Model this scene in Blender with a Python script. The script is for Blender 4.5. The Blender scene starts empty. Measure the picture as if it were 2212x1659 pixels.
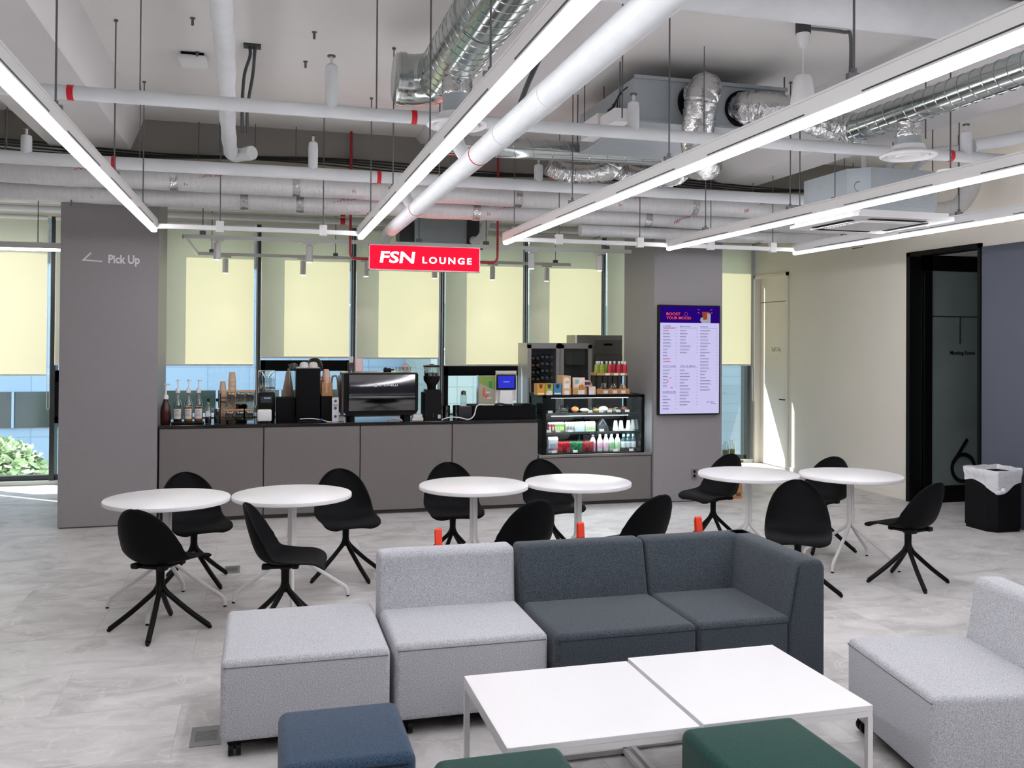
import bpy, bmesh, math, random
from mathutils import Vector, Matrix, Euler
random.seed(7)
PI = math.pi
SC = bpy.context.scene
COL = SC.collection
# ------------------------------------------------------------------ camera
CAM_Z = 1.80
PITCH, YAW, ROLL, FPX, CYO = math.radians(0.571), math.radians(15.282), math.radians(0.395), 1965.9, -111.8
PW, PH = 2212.0, 1659.0
fwd = Vector((math.sin(YAW)*math.cos(PITCH), math.cos(YAW)*math.cos(PITCH), math.sin(PITCH)))
r0 = Vector((math.cos(YAW), -math.sin(YAW), 0)); u0 = r0.cross(fwd)
rgt = r0*math.cos(ROLL)+u0*math.sin(ROLL); up = -r0*math.sin(ROLL)+u0*math.cos(ROLL)
cd = bpy.data.cameras.new('camera'); cam = bpy.data.objects.new('camera', cd); COL.objects.link(cam)
cam.matrix_world = Matrix(((rgt.x, up.x, -fwd.x, 0), (rgt.y, up.y, -fwd.y, 0), (rgt.z, up.z, -fwd.z, CAM_Z), (0, 0, 0, 1)))
cd.sensor_fit = 'HORIZONTAL'; cd.sensor_width = 36.0; cd.lens = 36.0*FPX/PW
cd.shift_y = CYO/PW; cd.clip_start = 0.05; cd.clip_end = 400
SC.camera = cam

# ------------------------------------------------------------------ world, sun, exposure
SC.view_settings.view_transform = 'Standard'; SC.view_settings.look = 'None'
SC.view_settings.gamma = 1.0; SC.view_settings.use_curve_mapping = False
SC.view_settings.exposure = 0.45
W = bpy.data.worlds.new('sky'); SC.world = W; W.use_nodes = True
bg = W.node_tree.nodes['Background']; bg.inputs[0].default_value = (0.80, 0.89, 1.0, 1); bg.inputs[1].default_value = 3.6
sd = bpy.data.lights.new('sun', 'SUN'); sd.energy = 11.0; sd.angle = math.radians(0.53); sd.color = (1.0, 0.97, 0.86)
sun = bpy.data.objects.new('sun', sd); COL.objects.link(sun); sun.location = (-8, 18, 14)
sun.rotation_euler = Vector((1.25, -1.0, -1.93)).to_track_quat('-Z', 'Y').to_euler()

# ------------------------------------------------------------------ helpers
def ray(px, py):
    return rgt*(px-PW/2) + up*(PH/2+CYO-py) + fwd*FPX
def aty(px, py, Y):      # a pixel's point at depth plane y = Y
    d = ray(px, py); t = Y/d.y; return Vector((d.x*t, Y, d.z*t+CAM_Z))
def atz(px, py, z):
    d = ray(px, py); t = (z-CAM_Z)/d.z; return Vector((d.x*t, d.y*t, z))
def atx(px, py, X):
    d = ray(px, py); t = X/d.x; return Vector((X, d.y*t, d.z*t+CAM_Z))

def lin(h):
    h = h.lstrip('#'); o = []
    for i in (0, 2, 4):
        c = int(h[i:i+2], 16)/255; o.append(c/12.92 if c <= .04045 else ((c+.055)/1.055)**2.4)
    return tuple(o)+(1,)

def nt(name):
    m = bpy.data.materials.new(name); m.use_nodes = True
    t = m.node_tree; b = t.nodes['Principled BSDF']; return m, t, b
def mat(name, col, rough=.5, metal=0., spec=None, vary=0., scale=8., bump=0., bscale=60., trans=0., ior=None, emit=None, estr=0., coat=0., aniso=None):
    m, t, b = nt(name); c = lin(col) if isinstance(col, str) else tuple(col)+(1,)
    b.inputs['Base Color'].default_value = c; b.inputs['Roughness'].default_value = rough; b.inputs['Metallic'].default_value = metal
    if spec is not None: b.inputs['Specular IOR Level'].default_value = spec
    if trans: b.inputs['Transmission Weight'].default_value = trans
    if ior: b.inputs['IOR'].default_value = ior
    if coat: b.inputs['Coat Weight'].default_value = coat
    if emit: b.inputs['Emission Color'].default_value = lin(emit); b.inputs['Emission Strength'].default_value = estr
    if vary or bump:
        tc = t.nodes.new('ShaderNodeTexCoord')
        mp = t.nodes.new('ShaderNodeMapping'); t.links.new(tc.outputs['Object'], mp.inputs[0])
        if aniso: mp.inputs['Scale'].default_value = aniso
    if vary:
        n = t.nodes.new('ShaderNodeTexNoise'); n.inputs['Scale'].default_value = scale; n.inputs['Detail'].default_value = 4
        t.links.new(mp.outputs[0], n.inputs['Vector'])
        r = t.nodes.new('ShaderNodeMapRange'); r.inputs['From Min'].default_value = .3; r.inputs['From Max'].default_value = .7
        r.inputs['To Min'].default_value = 1-vary; r.inputs['To Max'].default_value = 1+vary
        t.links.new(n.outputs[0], r.inputs[0])
        mx = t.nodes.new('ShaderNodeVectorMath'); mx.operation = 'SCALE'; mx.inputs[0].default_value = c[:3]
        t.links.new(r.outputs[0], mx.inputs['Scale']); t.links.new(mx.outputs[0], b.inputs['Base Color'])
    if bump:
        n2 = t.nodes.new('ShaderNodeTexNoise'); n2.inputs['Scale'].default_value = bscale; n2.inputs['Detail'].default_value = 3
        t.links.new(mp.outputs[0], n2.inputs['Vector'])
        bp = t.nodes.new('ShaderNodeBump'); bp.inputs['Strength'].default_value = bump; bp.inputs['Distance'].default_value = .01
        t.links.new(n2.outputs[0], bp.inputs['Height']); t.links.new(bp.outputs[0], b.inputs['Normal'])
    return m
def emis(name, col, s):
    m = bpy.data.materials.new(name); m.use_nodes = True; t = m.node_tree; t.nodes.clear()
    e = t.nodes.new('ShaderNodeEmission'); e.inputs[0].default_value = lin(col); e.inputs[1].default_value = s
    o = t.nodes.new('ShaderNodeOutputMaterial'); t.links.new(e.outputs[0], o.inputs[0]); return m
def glassm(name, tint=(1, 1, 1), refl=.08, rough=.02):
    m = bpy.data.materials.new(name); m.use_nodes = True; t = m.node_tree; t.nodes.clear()
    tr = t.nodes.new('ShaderNodeBsdfTransparent'); tr.inputs[0].default_value = tuple(tint)+(1,)
    g = t.nodes.new('ShaderNodeBsdfGlossy'); g.inputs['Roughness'].default_value = rough
    f = t.nodes.new('ShaderNodeFresnel'); ge = t.nodes.new('ShaderNodeNewGeometry'); mr = t.nodes.new('ShaderNodeMapRange'); mr.inputs['To Min'].default_value = 1.45; mr.inputs['To Max'].default_value = 1/1.45
    t.links.new(ge.outputs['Backfacing'], mr.inputs[0]); t.links.new(mr.outputs[0], f.inputs[0])
    mm = t.nodes.new('ShaderNodeMath'); mm.operation = 'MULTIPLY'; mm.inputs[1].default_value = refl/.04
    mx = t.nodes.new('ShaderNodeMixShader'); o = t.nodes.new('ShaderNodeOutputMaterial')
    t.links.new(f.outputs[0], mm.inputs[0]); mm.use_clamp = True
    t.links.new(mm.outputs[0], mx.inputs[0]); t.links.new(tr.outputs[0], mx.inputs[1]); t.links.new(g.outputs[0], mx.inputs[2]); t.links.new(mx.outputs[0], o.inputs[0])
    return m
def fabric(name, col, col2, sc=900., rough=.95):
    m, t, b = nt(name); tc = t.nodes.new('ShaderNodeTexCoord')
    n = t.nodes.new('ShaderNodeTexNoise'); n.inputs['Scale'].default_value = sc*.22; n.inputs['Detail'].default_value = 6; n.inputs['Roughness'].default_value = .8
    t.links.new(tc.outputs['Object'], n.inputs['Vector'])
    cr = t.nodes.new('ShaderNodeValToRGB'); cr.color_ramp.elements[0].position = .38; cr.color_ramp.elements[1].position = .62
    cr.color_ramp.elements[0].color = lin(col); cr.color_ramp.elements[1].color = lin(col2)
    t.links.new(n.outputs[0], cr.inputs[0]); t.links.new(cr.outputs[0], b.inputs['Base Color'])
    b.inputs['Roughness'].default_value = rough; b.inputs['Specular IOR Level'].default_value = .15
    b.inputs['Sheen Weight'].default_value = .15
    bp = t.nodes.new('ShaderNodeBump'); bp.inputs['Strength'].default_value = .35; bp.inputs['Distance'].default_value = .003
    t.links.new(n.outputs[0], bp.inputs['Height']); t.links.new(bp.outputs[0], b.inputs['Normal'])
    return m

class MB:
    def __init__(s): s.bm = bmesh.new()
    def _add(s, vs, fs, mi=0):
        bv = [s.bm.verts.new(v) for v in vs]; out = []
        for f in fs:
            try:
                q = s.bm.faces.new([bv[i] for i in f]); q.material_index = mi; out.append(q)
            except ValueError: pass
        return bv
    def box(s, x0, x1, y0, y1, z0, z1, mi=0, M=None):
        v = [Vector(p) for p in ((x0,y0,z0),(x1,y0,z0),(x1,y1,z0),(x0,y1,z0),(x0,y0,z1),(x1,y0,z1),(x1,y1,z1),(x0,y1,z1))]
        if M is not None: v = [M@p for p in v]
        s._add(v, ((0,3,2,1),(4,5,6,7),(0,1,5,4),(1,2,6,5),(2,3,7,6),(3,0,4,7)), mi); return s
    def rbox(s, x0, x1, y0, y1, z0, z1, r=.01, seg=3, mi=0):
        b = bmesh.new(); bmesh.ops.create_cube(b, size=1)
        for v in b.verts: v.co = Vector(((x0+x1)/2+v.co.x*(x1-x0), (y0+y1)/2+v.co.y*(y1-y0), (z0+z1)/2+v.co.z*(z1-z0)))
        bmesh.ops.bevel(b, geom=b.edges[:], offset=min(r, .49*min(x1-x0, y1-y0, z1-z0)), segments=seg, profile=.5, affect='EDGES')
        b.verts.index_update(); s._add([v.co.copy() for v in b.verts], [[v.index for v in f.verts] for f in b.faces], mi); b.free(); return s
    def prism(s, poly, axis, a0, a1, mi=0):
        # poly in the two other axes, in order (x: y,z) (y: x,z) (z: x,y)
        def P(p, a):
            return {'x': (a, p[0], p[1]), 'y': (p[0], a, p[1]), 'z': (p[0], p[1], a)}[axis]
        n = len(poly); vs = [P(p, a0) for p in poly]+[P(p, a1) for p in poly]
        fs = [list(range(n))[::-1], list(range(n, 2*n))]+[[i, (i+1) % n, n+(i+1) % n, n+i] for i in range(n)]
        s._add(vs, fs, mi); return s
    def tube(s, pts, r, n=12, mi=0, caps=True, sq=False, ell=None):
        pts = [Vector(p) for p in pts]; m = len(pts); rr = r if isinstance(r, (list, tuple)) else [r]*m
        T = []
        for i in range(m):
            a = pts[min(i+1, m-1)]-pts[max(i-1, 0)]; T.append(a.normalized())
        ref = Vector((0, 0, 1)) if abs(T[0].z) < .9 else Vector((0, 1, 0))
        N = (ref-T[0]*ref.dot(T[0])).normalized(); vs = []; fs = []
        for i in range(m):
            N = (N-T[i]*N.dot(T[i])).normalized(); B = T[i].cross(N)
            for k in range(n):
                a = 2*PI*k/n + (PI/4 if sq else 0)
                vs.append(pts[i]+(N*math.cos(a)*(ell or 1)+B*math.sin(a))*rr[i])
        for i in range(m-1):
            for k in range(n):
                fs.append([i*n+k, i*n+(k+1) % n, (i+1)*n+(k+1) % n, (i+1)*n+k])
        if caps: fs += [list(range(n))[::-1], list(range((m-1)*n, m*n))]
        s._add(vs, fs, mi); return s
    def cyl(s, p0, p1, r0, r1=None, n=24, mi=0): return s.tube([p0, p1], [r0, r0 if r1 is None else r1], n, mi)
    def lathe(s, prof, c=(0, 0, 0), n=24, mi=0, axis='z'):
        vs = []; fs = []; m = len(prof)
        for (r, z) in prof:
            for k in range(n):
                a = 2*PI*k/n; x, y = r*math.cos(a), r*math.sin(a)
                if axis == 'z': p = (c[0]+x, c[1]+y, c[2]+z)
                elif axis == 'y': p = (c[0]+x, c[1]+z, c[2]-y)
                else: p = (c[0]+z, c[1]+x, c[2]+y)
                vs.append(p)
        for i in range(m-1):
            for k in range(n): fs.append([i*n+k, i*n+(k+1) % n, (i+1)*n+(k+1) % n, (i+1)*n+k])
        if prof[0][0] > 1e-6: fs.append(list(range(n))[::-1])
        if prof[-1][0] > 1e-6: fs.append(list(range((m-1)*n, m*n)))
        s._add(vs, fs, mi); return s
    def ball(s, c, r, sc=(1, 1, 1), u=16, v=10, mi=0):
        b = bmesh.new(); bmesh.ops.create_uvsphere(b, u_segments=u, v_segments=v, radius=r); b.verts.index_update()
        s._add([Vector((c[0]+q.co.x*sc[0], c[1]+q.co.y*sc[1], c[2]+q.co.z*sc[2])) for q in b.verts], [[q.index for q in f.verts] for f in b.faces], mi); b.free(); return s
    def grid(s, fn, nu, nv, mi=0, wrapu=False):
        vs = [fn(i/nu, j/nv) for j in range(nv+1) for i in range(nu+(0 if wrapu else 1))]; w = nu if wrapu else nu+1
        fs = [[j*w+i, j*w+(i+1) % w, (j+1)*w+(i+1) % w, (j+1)*w+i] for j in range(nv) for i in range(nu)]
        s._add(vs, fs, mi); return s
    def build(s, name, mats, parent=None, smooth=None, world=False, loc=None, weld=False):
        if weld: bmesh.ops.remove_doubles(s.bm, verts=s.bm.verts[:], dist=1e-5)
        bmesh.ops.recalc_face_normals(s.bm, faces=s.bm.faces[:])
        me = bpy.data.meshes.new(name); s.bm.to_mesh(me); s.bm.free()
        off = Vector((0, 0, 0))
        if parent is not None and world:
            q = parent
            while q is not None: off += q.location; q = q.parent
        elif parent is None and loc is None and len(me.vertices):
            xs = [v.co for v in me.vertices]
            off = Vector(((min(v.x for v in xs)+max(v.x for v in xs))/2, (min(v.y for v in xs)+max(v.y for v in xs))/2, min(v.z for v in xs)))
        if off.length: me.transform(Matrix.Translation(-off))
        o = bpy.data.objects.new(name, me); COL.objects.link(o)
        if parent is not None: o.parent = parent
        elif loc is not None: o.location = loc
        else: o.location = off
        for m in (mats if isinstance(mats, (list, tuple)) else [mats]): me.materials.append(m)
        if smooth:
            me.polygons.foreach_set('use_smooth', [True]*len(me.polygons))
            me.set_sharp_from_angle(angle=math.radians(smooth if smooth > 1 else 35))
        return o
def bevel(o, w, seg=3):
    b = o.modifiers.new('bevel', 'BEVEL'); b.width = w; b.segments = seg; b.limit_method = 'ANGLE'; b.angle_limit = math.radians(40)
    o.data.polygons.foreach_set('use_smooth', [True]*len(o.data.polygons)); b.harden_normals = False
    return o
def tag(o, label, cat, group=None, kind=None):
    o['label'] = label; o['category'] = cat
    if group: o['group'] = group
    if kind: o['kind'] = kind
    return o
def thing(name, label, cat, loc=(0, 0, 0), rz=0, group=None):
    o = bpy.data.objects.new(name, None); COL.objects.link(o); o.location = loc; o.rotation_euler = (0, 0, rz); o.empty_display_size = .1
    return tag(o, label, cat, group)
def struct(o): o['kind'] = 'structure'; return o
def sthing(name, loc=(0, 0, 0)):
    o = bpy.data.objects.new(name, None); COL.objects.link(o); o.location = loc; o['kind'] = 'structure'; return o
KIDS = {}
def dup(root, loc, rz=None, label=None, group=None, scale=None):
    if not KIDS:
        pass
    r = root.copy(); COL.objects.link(r); r.location = loc
    if rz is not None: r.rotation_euler = (0, 0, rz)
    if label: r['label'] = label
    if group: r['group'] = group
    if scale: r.scale = scale
    for ch in [o for o in bpy.data.objects if o.parent == root]:
        c = ch.copy(); COL.objects.link(c); c.parent = r
        for g in [o for o in bpy.data.objects if o.parent == ch]:
            d = g.copy(); COL.objects.link(d); d.parent = c
    return r
FONTC = {}
def text_geo(s, bold=0., space=1.0):
    k = (s, bold, space)
    if k in FONTC: return FONTC[k]
    cu = bpy.data.curves.new('t', 'FONT'); cu.body = s; cu.size = 1; cu.offset = bold; cu.space_character = space; cu.extrude = 0.02; cu.resolution_u = 3
    o = bpy.data.objects.new('t', cu); COL.objects.link(o)
    dg = bpy.context.evaluated_depsgraph_get(); dg.update()
    me = bpy.data.meshes.new_from_object(o.evaluated_get(dg)); bpy.data.objects.remove(o)
    vs = [v.co.copy() for v in me.vertices]; fs = [list(p.vertices) for p in me.polygons]; bpy.data.meshes.remove(me)
    x0 = min(v.x for v in vs); x1 = max(v.x for v in vs); y0 = min(v.y for v in vs); y1 = max(v.y for v in vs)
    vs = [((v.x-x0)/(x1-x0), (v.y-y0)/(y1-y0), (v.z+.02)/.04) for v in vs]
    FONTC[k] = (vs, fs); return FONTC[k]
def put_text(mb, s, org, U, V, N, w, h, th=.002, bold=0., space=1., shear=0., mi=0):
    vs, fs = text_geo(s, bold, space); org, U, V, N = map(Vector, (org, U, V, N))
    mb._add([org+U*(a*w+shear*b*h)+V*(b*h)+N*(c*th) for a, b, c in vs], fs, mi)
XU, ZU, YN = (1, 0, 0), (0, 0, 1), (0, -1, 0)
def arc(c, r, a0, a1, n, ax='xy'):
    out = []
    for i in range(n+1):
        a = a0+(a1-a0)*i/n; p, q = r*math.cos(a), r*math.sin(a)
        out.append(Vector({'xy': (p, q, 0), 'xz': (p, 0, q), 'yz': (0, p, q)}[ax])+Vector(c))
    return out
def smoothpath(P, n=6):
    P = [Vector(p) for p in P]; Q = [P[0]]+P+[P[-1]]; out = []
    for i in range(1, len(Q)-2):
        for k in range(n):
            t = k/n; a, b, c, d = Q[i-1], Q[i], Q[i+1], Q[i+2]
            out.append(.5*((2*b)+(c-a)*t+(2*a-5*b+4*c-d)*t*t+(3*b-a-3*c+d)*t**3))
    out.append(P[-1]); return out
# ------------------------------------------------------------------ materials
def floor_mat():
    m, t, b = nt('floor_tile'); N = t.nodes.new; L = t.links.new
    tc = N('ShaderNodeTexCoord')
    br = N('ShaderNodeTexBrick'); br.offset = .5; br.inputs['Scale'].default_value = 1; br.inputs['Brick Width'].default_value = 1.2; br.inputs['Row Height'].default_value = .6
    br.inputs['Mortar Size'].default_value = .0018; br.inputs['Mortar Smooth'].default_value = .3; br.inputs['Color1'].default_value = (.1, .1, .1, 1); br.inputs['Color2'].default_value = (.9, .9, .9, 1); br.inputs['Mortar'].default_value = (0, 0, 0, 1)
    mp0 = N('ShaderNodeMapping'); mp0.inputs['Location'].default_value = (.22, .1, 0); L(tc.outputs['Object'], mp0.inputs[0]); L(mp0.outputs[0], br.inputs['Vector'])
    # per-tile offset of the stone texture
    add = N('ShaderNodeVectorMath'); add.operation = 'MULTIPLY_ADD'; add.inputs[1].default_value = (7, 5, 3)
    L(br.outputs['Color'], add.inputs[0]); mp = N('ShaderNodeMapping'); mp.inputs['Rotation'].default_value = (0, 0, .9); mp.inputs['Scale'].default_value = (1, 1.7, 1)
    L(tc.outputs['Object'], mp.inputs[0]); L(mp.outputs[0], add.inputs[2])
    n1 = N('ShaderNodeTexNoise'); n1.inputs['Scale'].default_value = 2.2; n1.inputs['Detail'].default_value = 9; n1.inputs['Roughness'].default_value = .62; n1.inputs['Distortion'].default_value = .9
    L(add.outputs[0], n1.inputs['Vector'])
    cr = N('ShaderNodeValToRGB'); e = cr.color_ramp.elements; e[0].position = .3; e[0].color = lin('#a7a3a2'); e[1].position = .72; e[1].color = lin('#dad7d6')
    e2 = e.new(.5); e2.color = lin('#c6c3c2'); L(n1.outputs[0], cr.inputs[0])
    n2 = N('ShaderNodeTexNoise'); n2.inputs['Scale'].default_value = 1.4; n2.inputs['Detail'].default_value = 5; n2.inputs['Distortion'].default_value = 1.6; L(add.outputs[0], n2.inputs['Vector'])
    v = N('ShaderNodeMath'); v.operation = 'SUBTRACT'; v.inputs[1].default_value = .5; L(n2.outputs[0], v.inputs[0])
    ab = N('ShaderNodeMath'); ab.operation = 'ABSOLUTE'; L(v.outputs[0], ab.inputs[0])
    mr = N('ShaderNodeMapRange'); mr.inputs['From Max'].default_value = .012; mr.inputs['To Min'].default_value = .6; mr.inputs['To Max'].default_value = 0; L(ab.outputs[0], mr.inputs[0])
    mx = N('ShaderNodeMix'); mx.data_type = 'RGBA'; L(mr.outputs[0], mx.inputs['Factor']); L(cr.outputs[0], mx.inputs['A']); mx.inputs['B'].default_value = lin('#dedbd8')
    mo = N('ShaderNodeMix'); mo.data_type = 'RGBA'; fm = N('ShaderNodeMath'); fm.operation = 'MULTIPLY'; fm.inputs[1].default_value = .45; L(br.outputs['Fac'], fm.inputs[0]); L(fm.outputs[0], mo.inputs['Factor']); L(mx.outputs['Result'], mo.inputs['A']); mo.inputs['B'].default_value = lin('#807b79')
    L(mo.outputs['Result'], b.inputs['Base Color'])
    b.inputs['Roughness'].default_value = .42; b.inputs['Specular IOR Level'].default_value = .45
    return m
def blind_mat():
    m = bpy.data.materials.new('blind_fabric'); m.use_nodes = True; t = m.node_tree; t.nodes.clear(); N = t.nodes.new; L = t.links.new
    d = N('ShaderNodeBsdfDiffuse'); d.inputs[0].default_value = (.84, .79, .76, 1)
    tr = N('ShaderNodeBsdfTranslucent'); tr.inputs[0].default_value = (.85, .75, .47, 1)
    mx = N('ShaderNodeMixShader'); mx.inputs[0].default_value = .52; o = N('ShaderNodeOutputMaterial')
    L(d.outputs[0], mx.inputs[1]); L(tr.outputs[0], mx.inputs[2]); L(mx.outputs[0], o.inputs[0])
    return m
def grid_mat(name, col, col2, w, h, mort, sz=.01, rough=.5, offset=0.):
    m, t, b = nt(name); tc = t.nodes.new('ShaderNodeTexCoord'); mp = t.nodes.new('ShaderNodeMapping'); mp.inputs['Rotation'].default_value = (PI/2, 0, 0)
    br = t.nodes.new('ShaderNodeTexBrick'); br.offset = offset; br.inputs['Scale'].default_value = 1; br.inputs['Brick Width'].default_value = w; br.inputs['Row Height'].default_value = h; br.inputs['Mortar Size'].default_value = sz
    br.inputs['Color1'].default_value = lin(col); br.inputs['Color2'].default_value = lin(col2); br.inputs['Mortar'].default_value = lin(mort)
    t.links.new(tc.outputs['Object'], mp.inputs[0]); t.links.new(mp.outputs[0], br.inputs['Vector']); t.links.new(br.outputs[0], b.inputs['Base Color']); b.inputs['Roughness'].default_value = rough
    return m
M = dict(
 floor=floor_mat(), blind=blind_mat(),
 ceiling=mat('ceiling_paint', '#dddad7', .9, vary=.02, scale=1.5, bump=.05, bscale=14),
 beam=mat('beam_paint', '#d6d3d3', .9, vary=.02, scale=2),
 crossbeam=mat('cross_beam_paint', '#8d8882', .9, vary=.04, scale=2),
 wall=mat('beige_wall_paint', '#ebe5da', .85, vary=.01, scale=2),
 darkwall=mat('blue_grey_wall', '#565a66', .8, vary=.02, scale=3),
 pillar=mat('warm_grey_panel', '#949092', .42, vary=.02, scale=30),
 counter=mat('grey_laminate', '#77726f', .45, vary=.03, scale=60),
 seam=mat('panel_seam', '#4a4643', .6),
 ctop=mat('dark_stone_top', '#1f1d1c', .16, vary=.1, scale=40),
 alum=mat('dark_aluminium', '#474a4c', .4, .6), alum_lt=mat('light_aluminium', '#c7cccb', .35, .3),
 glass=glassm('window_glass', (.95, .98, .975)), cglass=glassm('case_glass', (.93, .97, .97), .07), jglass=glassm('jar_glass', (.9, .93, .92), .16, .06),
 white=mat('white_paint', '#e9e8e8', .45), whitetop=mat('white_table_laminate', '#dfdedf', .38), whitemetal=mat('white_metal', '#dcdad9', .35),
 whiteplastic=mat('white_plastic', '#ebeaea', .4), lamp_white=mat('fixture_white', '#efeeed', .5),
 insul=mat('white_pipe_wrap', '#d9dcde', .72, vary=.03, scale=9, bump=.25, bscale=22),
 foil=mat('duct_foil_wrap', '#dadada', .42, .2, vary=.05, scale=10, bump=.5, bscale=16, aniso=(3, 1, 1)),
 red=mat('red_paint', '#a0101c', .4), redtape=mat('red_tape', '#cf1224', .5), redink=mat('red_ink', '#b0405c', .6),
 spiral=mat('galvanised_spiral', '#bcc2c0', .17, 1., vary=.05, scale=5, bump=.05, bscale=5), galv=mat('galvanised_sheet', '#a9b1b6', .42, .35, vary=.04, scale=6),
 flex=mat('crinkled_foil', '#d0d0d0', .2, 1., bump=1., bscale=26, aniso=(1, 1, 1)),
 steel=mat('brushed_steel', '#b6b4b0', .25, 1.), rod=mat('threaded_rod', '#6f7072', .45, .8), black=mat('black_plastic', '#0d0d0f', .45, spec=.22), shell=mat('black_shell', '#08090b', .62, spec=.12), blackmetal=mat('black_metal', '#070707', .45, spec=.18),
 matblack=mat('matt_black', '#0e0e10', .75, spec=.15), cable=mat('black_cable', '#1a1a1b', .6),
 sofa_lt=fabric('light_grey_fabric', '#8a8b90', '#cfd0d5'), sofa_dk=fabric('slate_fabric', '#20262b', '#545c64'),
 blue=fabric('blue_fabric', '#1e2e40', '#43566b'), green=fabric('green_fabric', '#052a25', '#17493f'),
 tube=emis('tube_light', '#fbfaff', 24.0), added_ceiling_glow=emis('added_ceiling_glow', '#fbfaff', 3.0), spot=emis('spot_lens', '#ffe6cc', 20.0),  # the upward one is an added glow for the ceiling
 signred=emis('sign_red', '#ff0a1c', 3.2), signwhite=emis('sign_white', '#ffffff', 3.0),
 led=emis('led_strip', '#f4f8ff', 5.0),
 orange=mat('orange_strap', '#f0401c', .6), kraft=mat('kraft_card', '#b98a5b', .8), wood=mat('pale_wood', '#c79a72', .6), tan=mat('tan_paper', '#d9bd9f', .7),
 darkred=mat('dark_red_syrup', '#3e1216', .25), paper=mat('paper_label', '#dcd5d2', .7), amber=mat('amber_syrup', '#a8680e', .15), cola=mat('dark_syrup', '#2a0e0b', .15),
 fridge=mat('fridge_grey', '#b5b2b0', .35, .3), darkglass=mat('dark_glass', '#2c2f2f', .08, coat=.3), mirror=mat('polished_steel', '#7c7c7d', .09, 1.), bronze=mat('polished_dark_steel', '#6c6863', .12, 1.),
 skin=mat('skin', '#c99a80', .55), hair=mat('dark_hair', '#1c1411', .45, vary=.3, scale=60),
 bag=None)
def bag_mat():
    m, t, b = nt('thin_white_plastic'); t.nodes.remove(b); N = t.nodes.new; L = t.links.new
    d = N('ShaderNodeBsdfDiffuse'); d.inputs[0].default_value = (.92, .92, .95, 1); tr = N('ShaderNodeBsdfTransparent'); g = N('ShaderNodeBsdfGlossy'); g.inputs['Roughness'].default_value = .25
    a = N('ShaderNodeMixShader'); a.inputs[0].default_value = .12; L(d.outputs[0], a.inputs[1]); L(g.outputs[0], a.inputs[2])
    n = N('ShaderNodeTexNoise'); n.inputs['Scale'].default_value = 9; mr = N('ShaderNodeMapRange'); mr.inputs['To Min'].default_value = .6; mr.inputs['To Max'].default_value = .95; L(n.outputs[0], mr.inputs[0])
    c = N('ShaderNodeMixShader'); L(mr.outputs[0], c.inputs[0]); L(tr.outputs[0], c.inputs[1]); L(a.outputs[0], c.inputs[2]); L(c.outputs[0], t.nodes['Material Output'].inputs[0]); return m
M['bag'] = bag_mat()
MC = {}
def cm(col, rough=.5, metal=0.):
    k = (col, rough, metal)
    if k not in MC: MC[k] = mat('colour_'+col.strip('#'), col, rough, metal)
    return MC[k]

# ------------------------------------------------------------------ room shell
CZ = 3.90; XL, XR, YB, YF = -7.3, 7.16, -5.0, 12.33
struct(MB().box(XL-.2, 9.6, YB-.2, 12.55, -.3, 0).build('floor', M['floor']))
struct(MB().box(XL-.2, 9.6, YB-.2, 12.55, CZ, CZ+.3).build('ceiling', M['ceiling']))
struct(MB().box(XL-.2, XL, YB, 12.5, 0, CZ).build('wall_left', M['wall']))
struct(MB().box(XL, 9.4, YB-.2, YB, 0, CZ).build('wall_back', M['darkwall']))
b = MB()   # right wall with a corridor mouth and the staff door recess
b.box(XR, XR+.2, YB, 12.5, 2.81, CZ, 0); b.box(XR, XR+.2, 8.90, 11.37, 0, 2.81, 0); b.box(XR, XR+.2, 12.30, 12.5, 0, 2.81, 0)
struct(b.build('wall_right', M['wall']))
struct(MB().box(XR-.012, XR+.2, YB, 7.78, 0, 2.81).build('wall_right_panel', M['darkwall']))
b = MB(); b.box(XR+.2, 9.3, 7.58, 7.78, 0, 2.81); b.box(9.3, 9.4, 7.58, 8.9, 0, 2.81); struct(b.build('wall_corridor', M['darkwall']))
struct(MB().box(XR+.2, 9.4, 7.78, 9.2, 2.81, 2.9).build('ceiling_corridor', M['ceiling']))
# corridor mouth trim
b = MB(); b.box(XR-.03, XR+.16, 8.84, 8.90, 0, 2.85); b.box(XR-.03, XR+.02, 7.78, 7.82, 0, 2.85); b.box(XR-.03, XR+.16, 7.78, 8.90, 2.80, 2.85)
struct(b.build('trim_1', M['blackmetal']))
# meeting room door, facing the lounge side of the corridor
D = sthing('door_2', (7.9, 8.70, 0)); Yd = 8.70
gx0 = aty(1998, 700, Yd).x; gx1 = 8.25; gz1 = aty(1998, 584, Yd).z; gz0 = .19
b = MB(); b.box(XR+.16, gx0, Yd, Yd+.06, 0, 2.81); b.box(gx0, gx1, Yd, Yd+.06, 0, gz0); b.box(gx0, gx1, Yd, Yd+.06, gz1, 2.81); b.box(gx1, 9.3, Yd, Yd+.06, 0, 2.81)
b.build('door_frame', M['blackmetal'], D, world=True)
MB().box(gx0, gx1, Yd+.02, Yd+.04, gz0, gz1).build('frosted_glass', mat('dark_frosted_glass', '#6f7977', .28, vary=.12, scale=1.5), D, world=True)
lz = aty(2060, 684, Yd).z
MB().box(gx0, gx1, Yd+.014, Yd+.02, lz-.006, lz+.006).box(aty(2075, 700, Yd).x, aty(2075, 700, Yd).x+.012, Yd+.012, Yd+.02, aty(2075, 742, Yd).z, lz).build('glass_seam', M['darkglass'], D, world=True)
b = MB(); p = aty(2055, 769, Yd); q = aty(2108, 760, Yd); put_text(b, 'Meeting Room', (p.x, Yd+.018, p.z), XU, ZU, YN, q.x-p.x, q.z-p.z+.01, bold=.012); b.build('door_lettering', M['matblack'], D, world=True)
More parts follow.
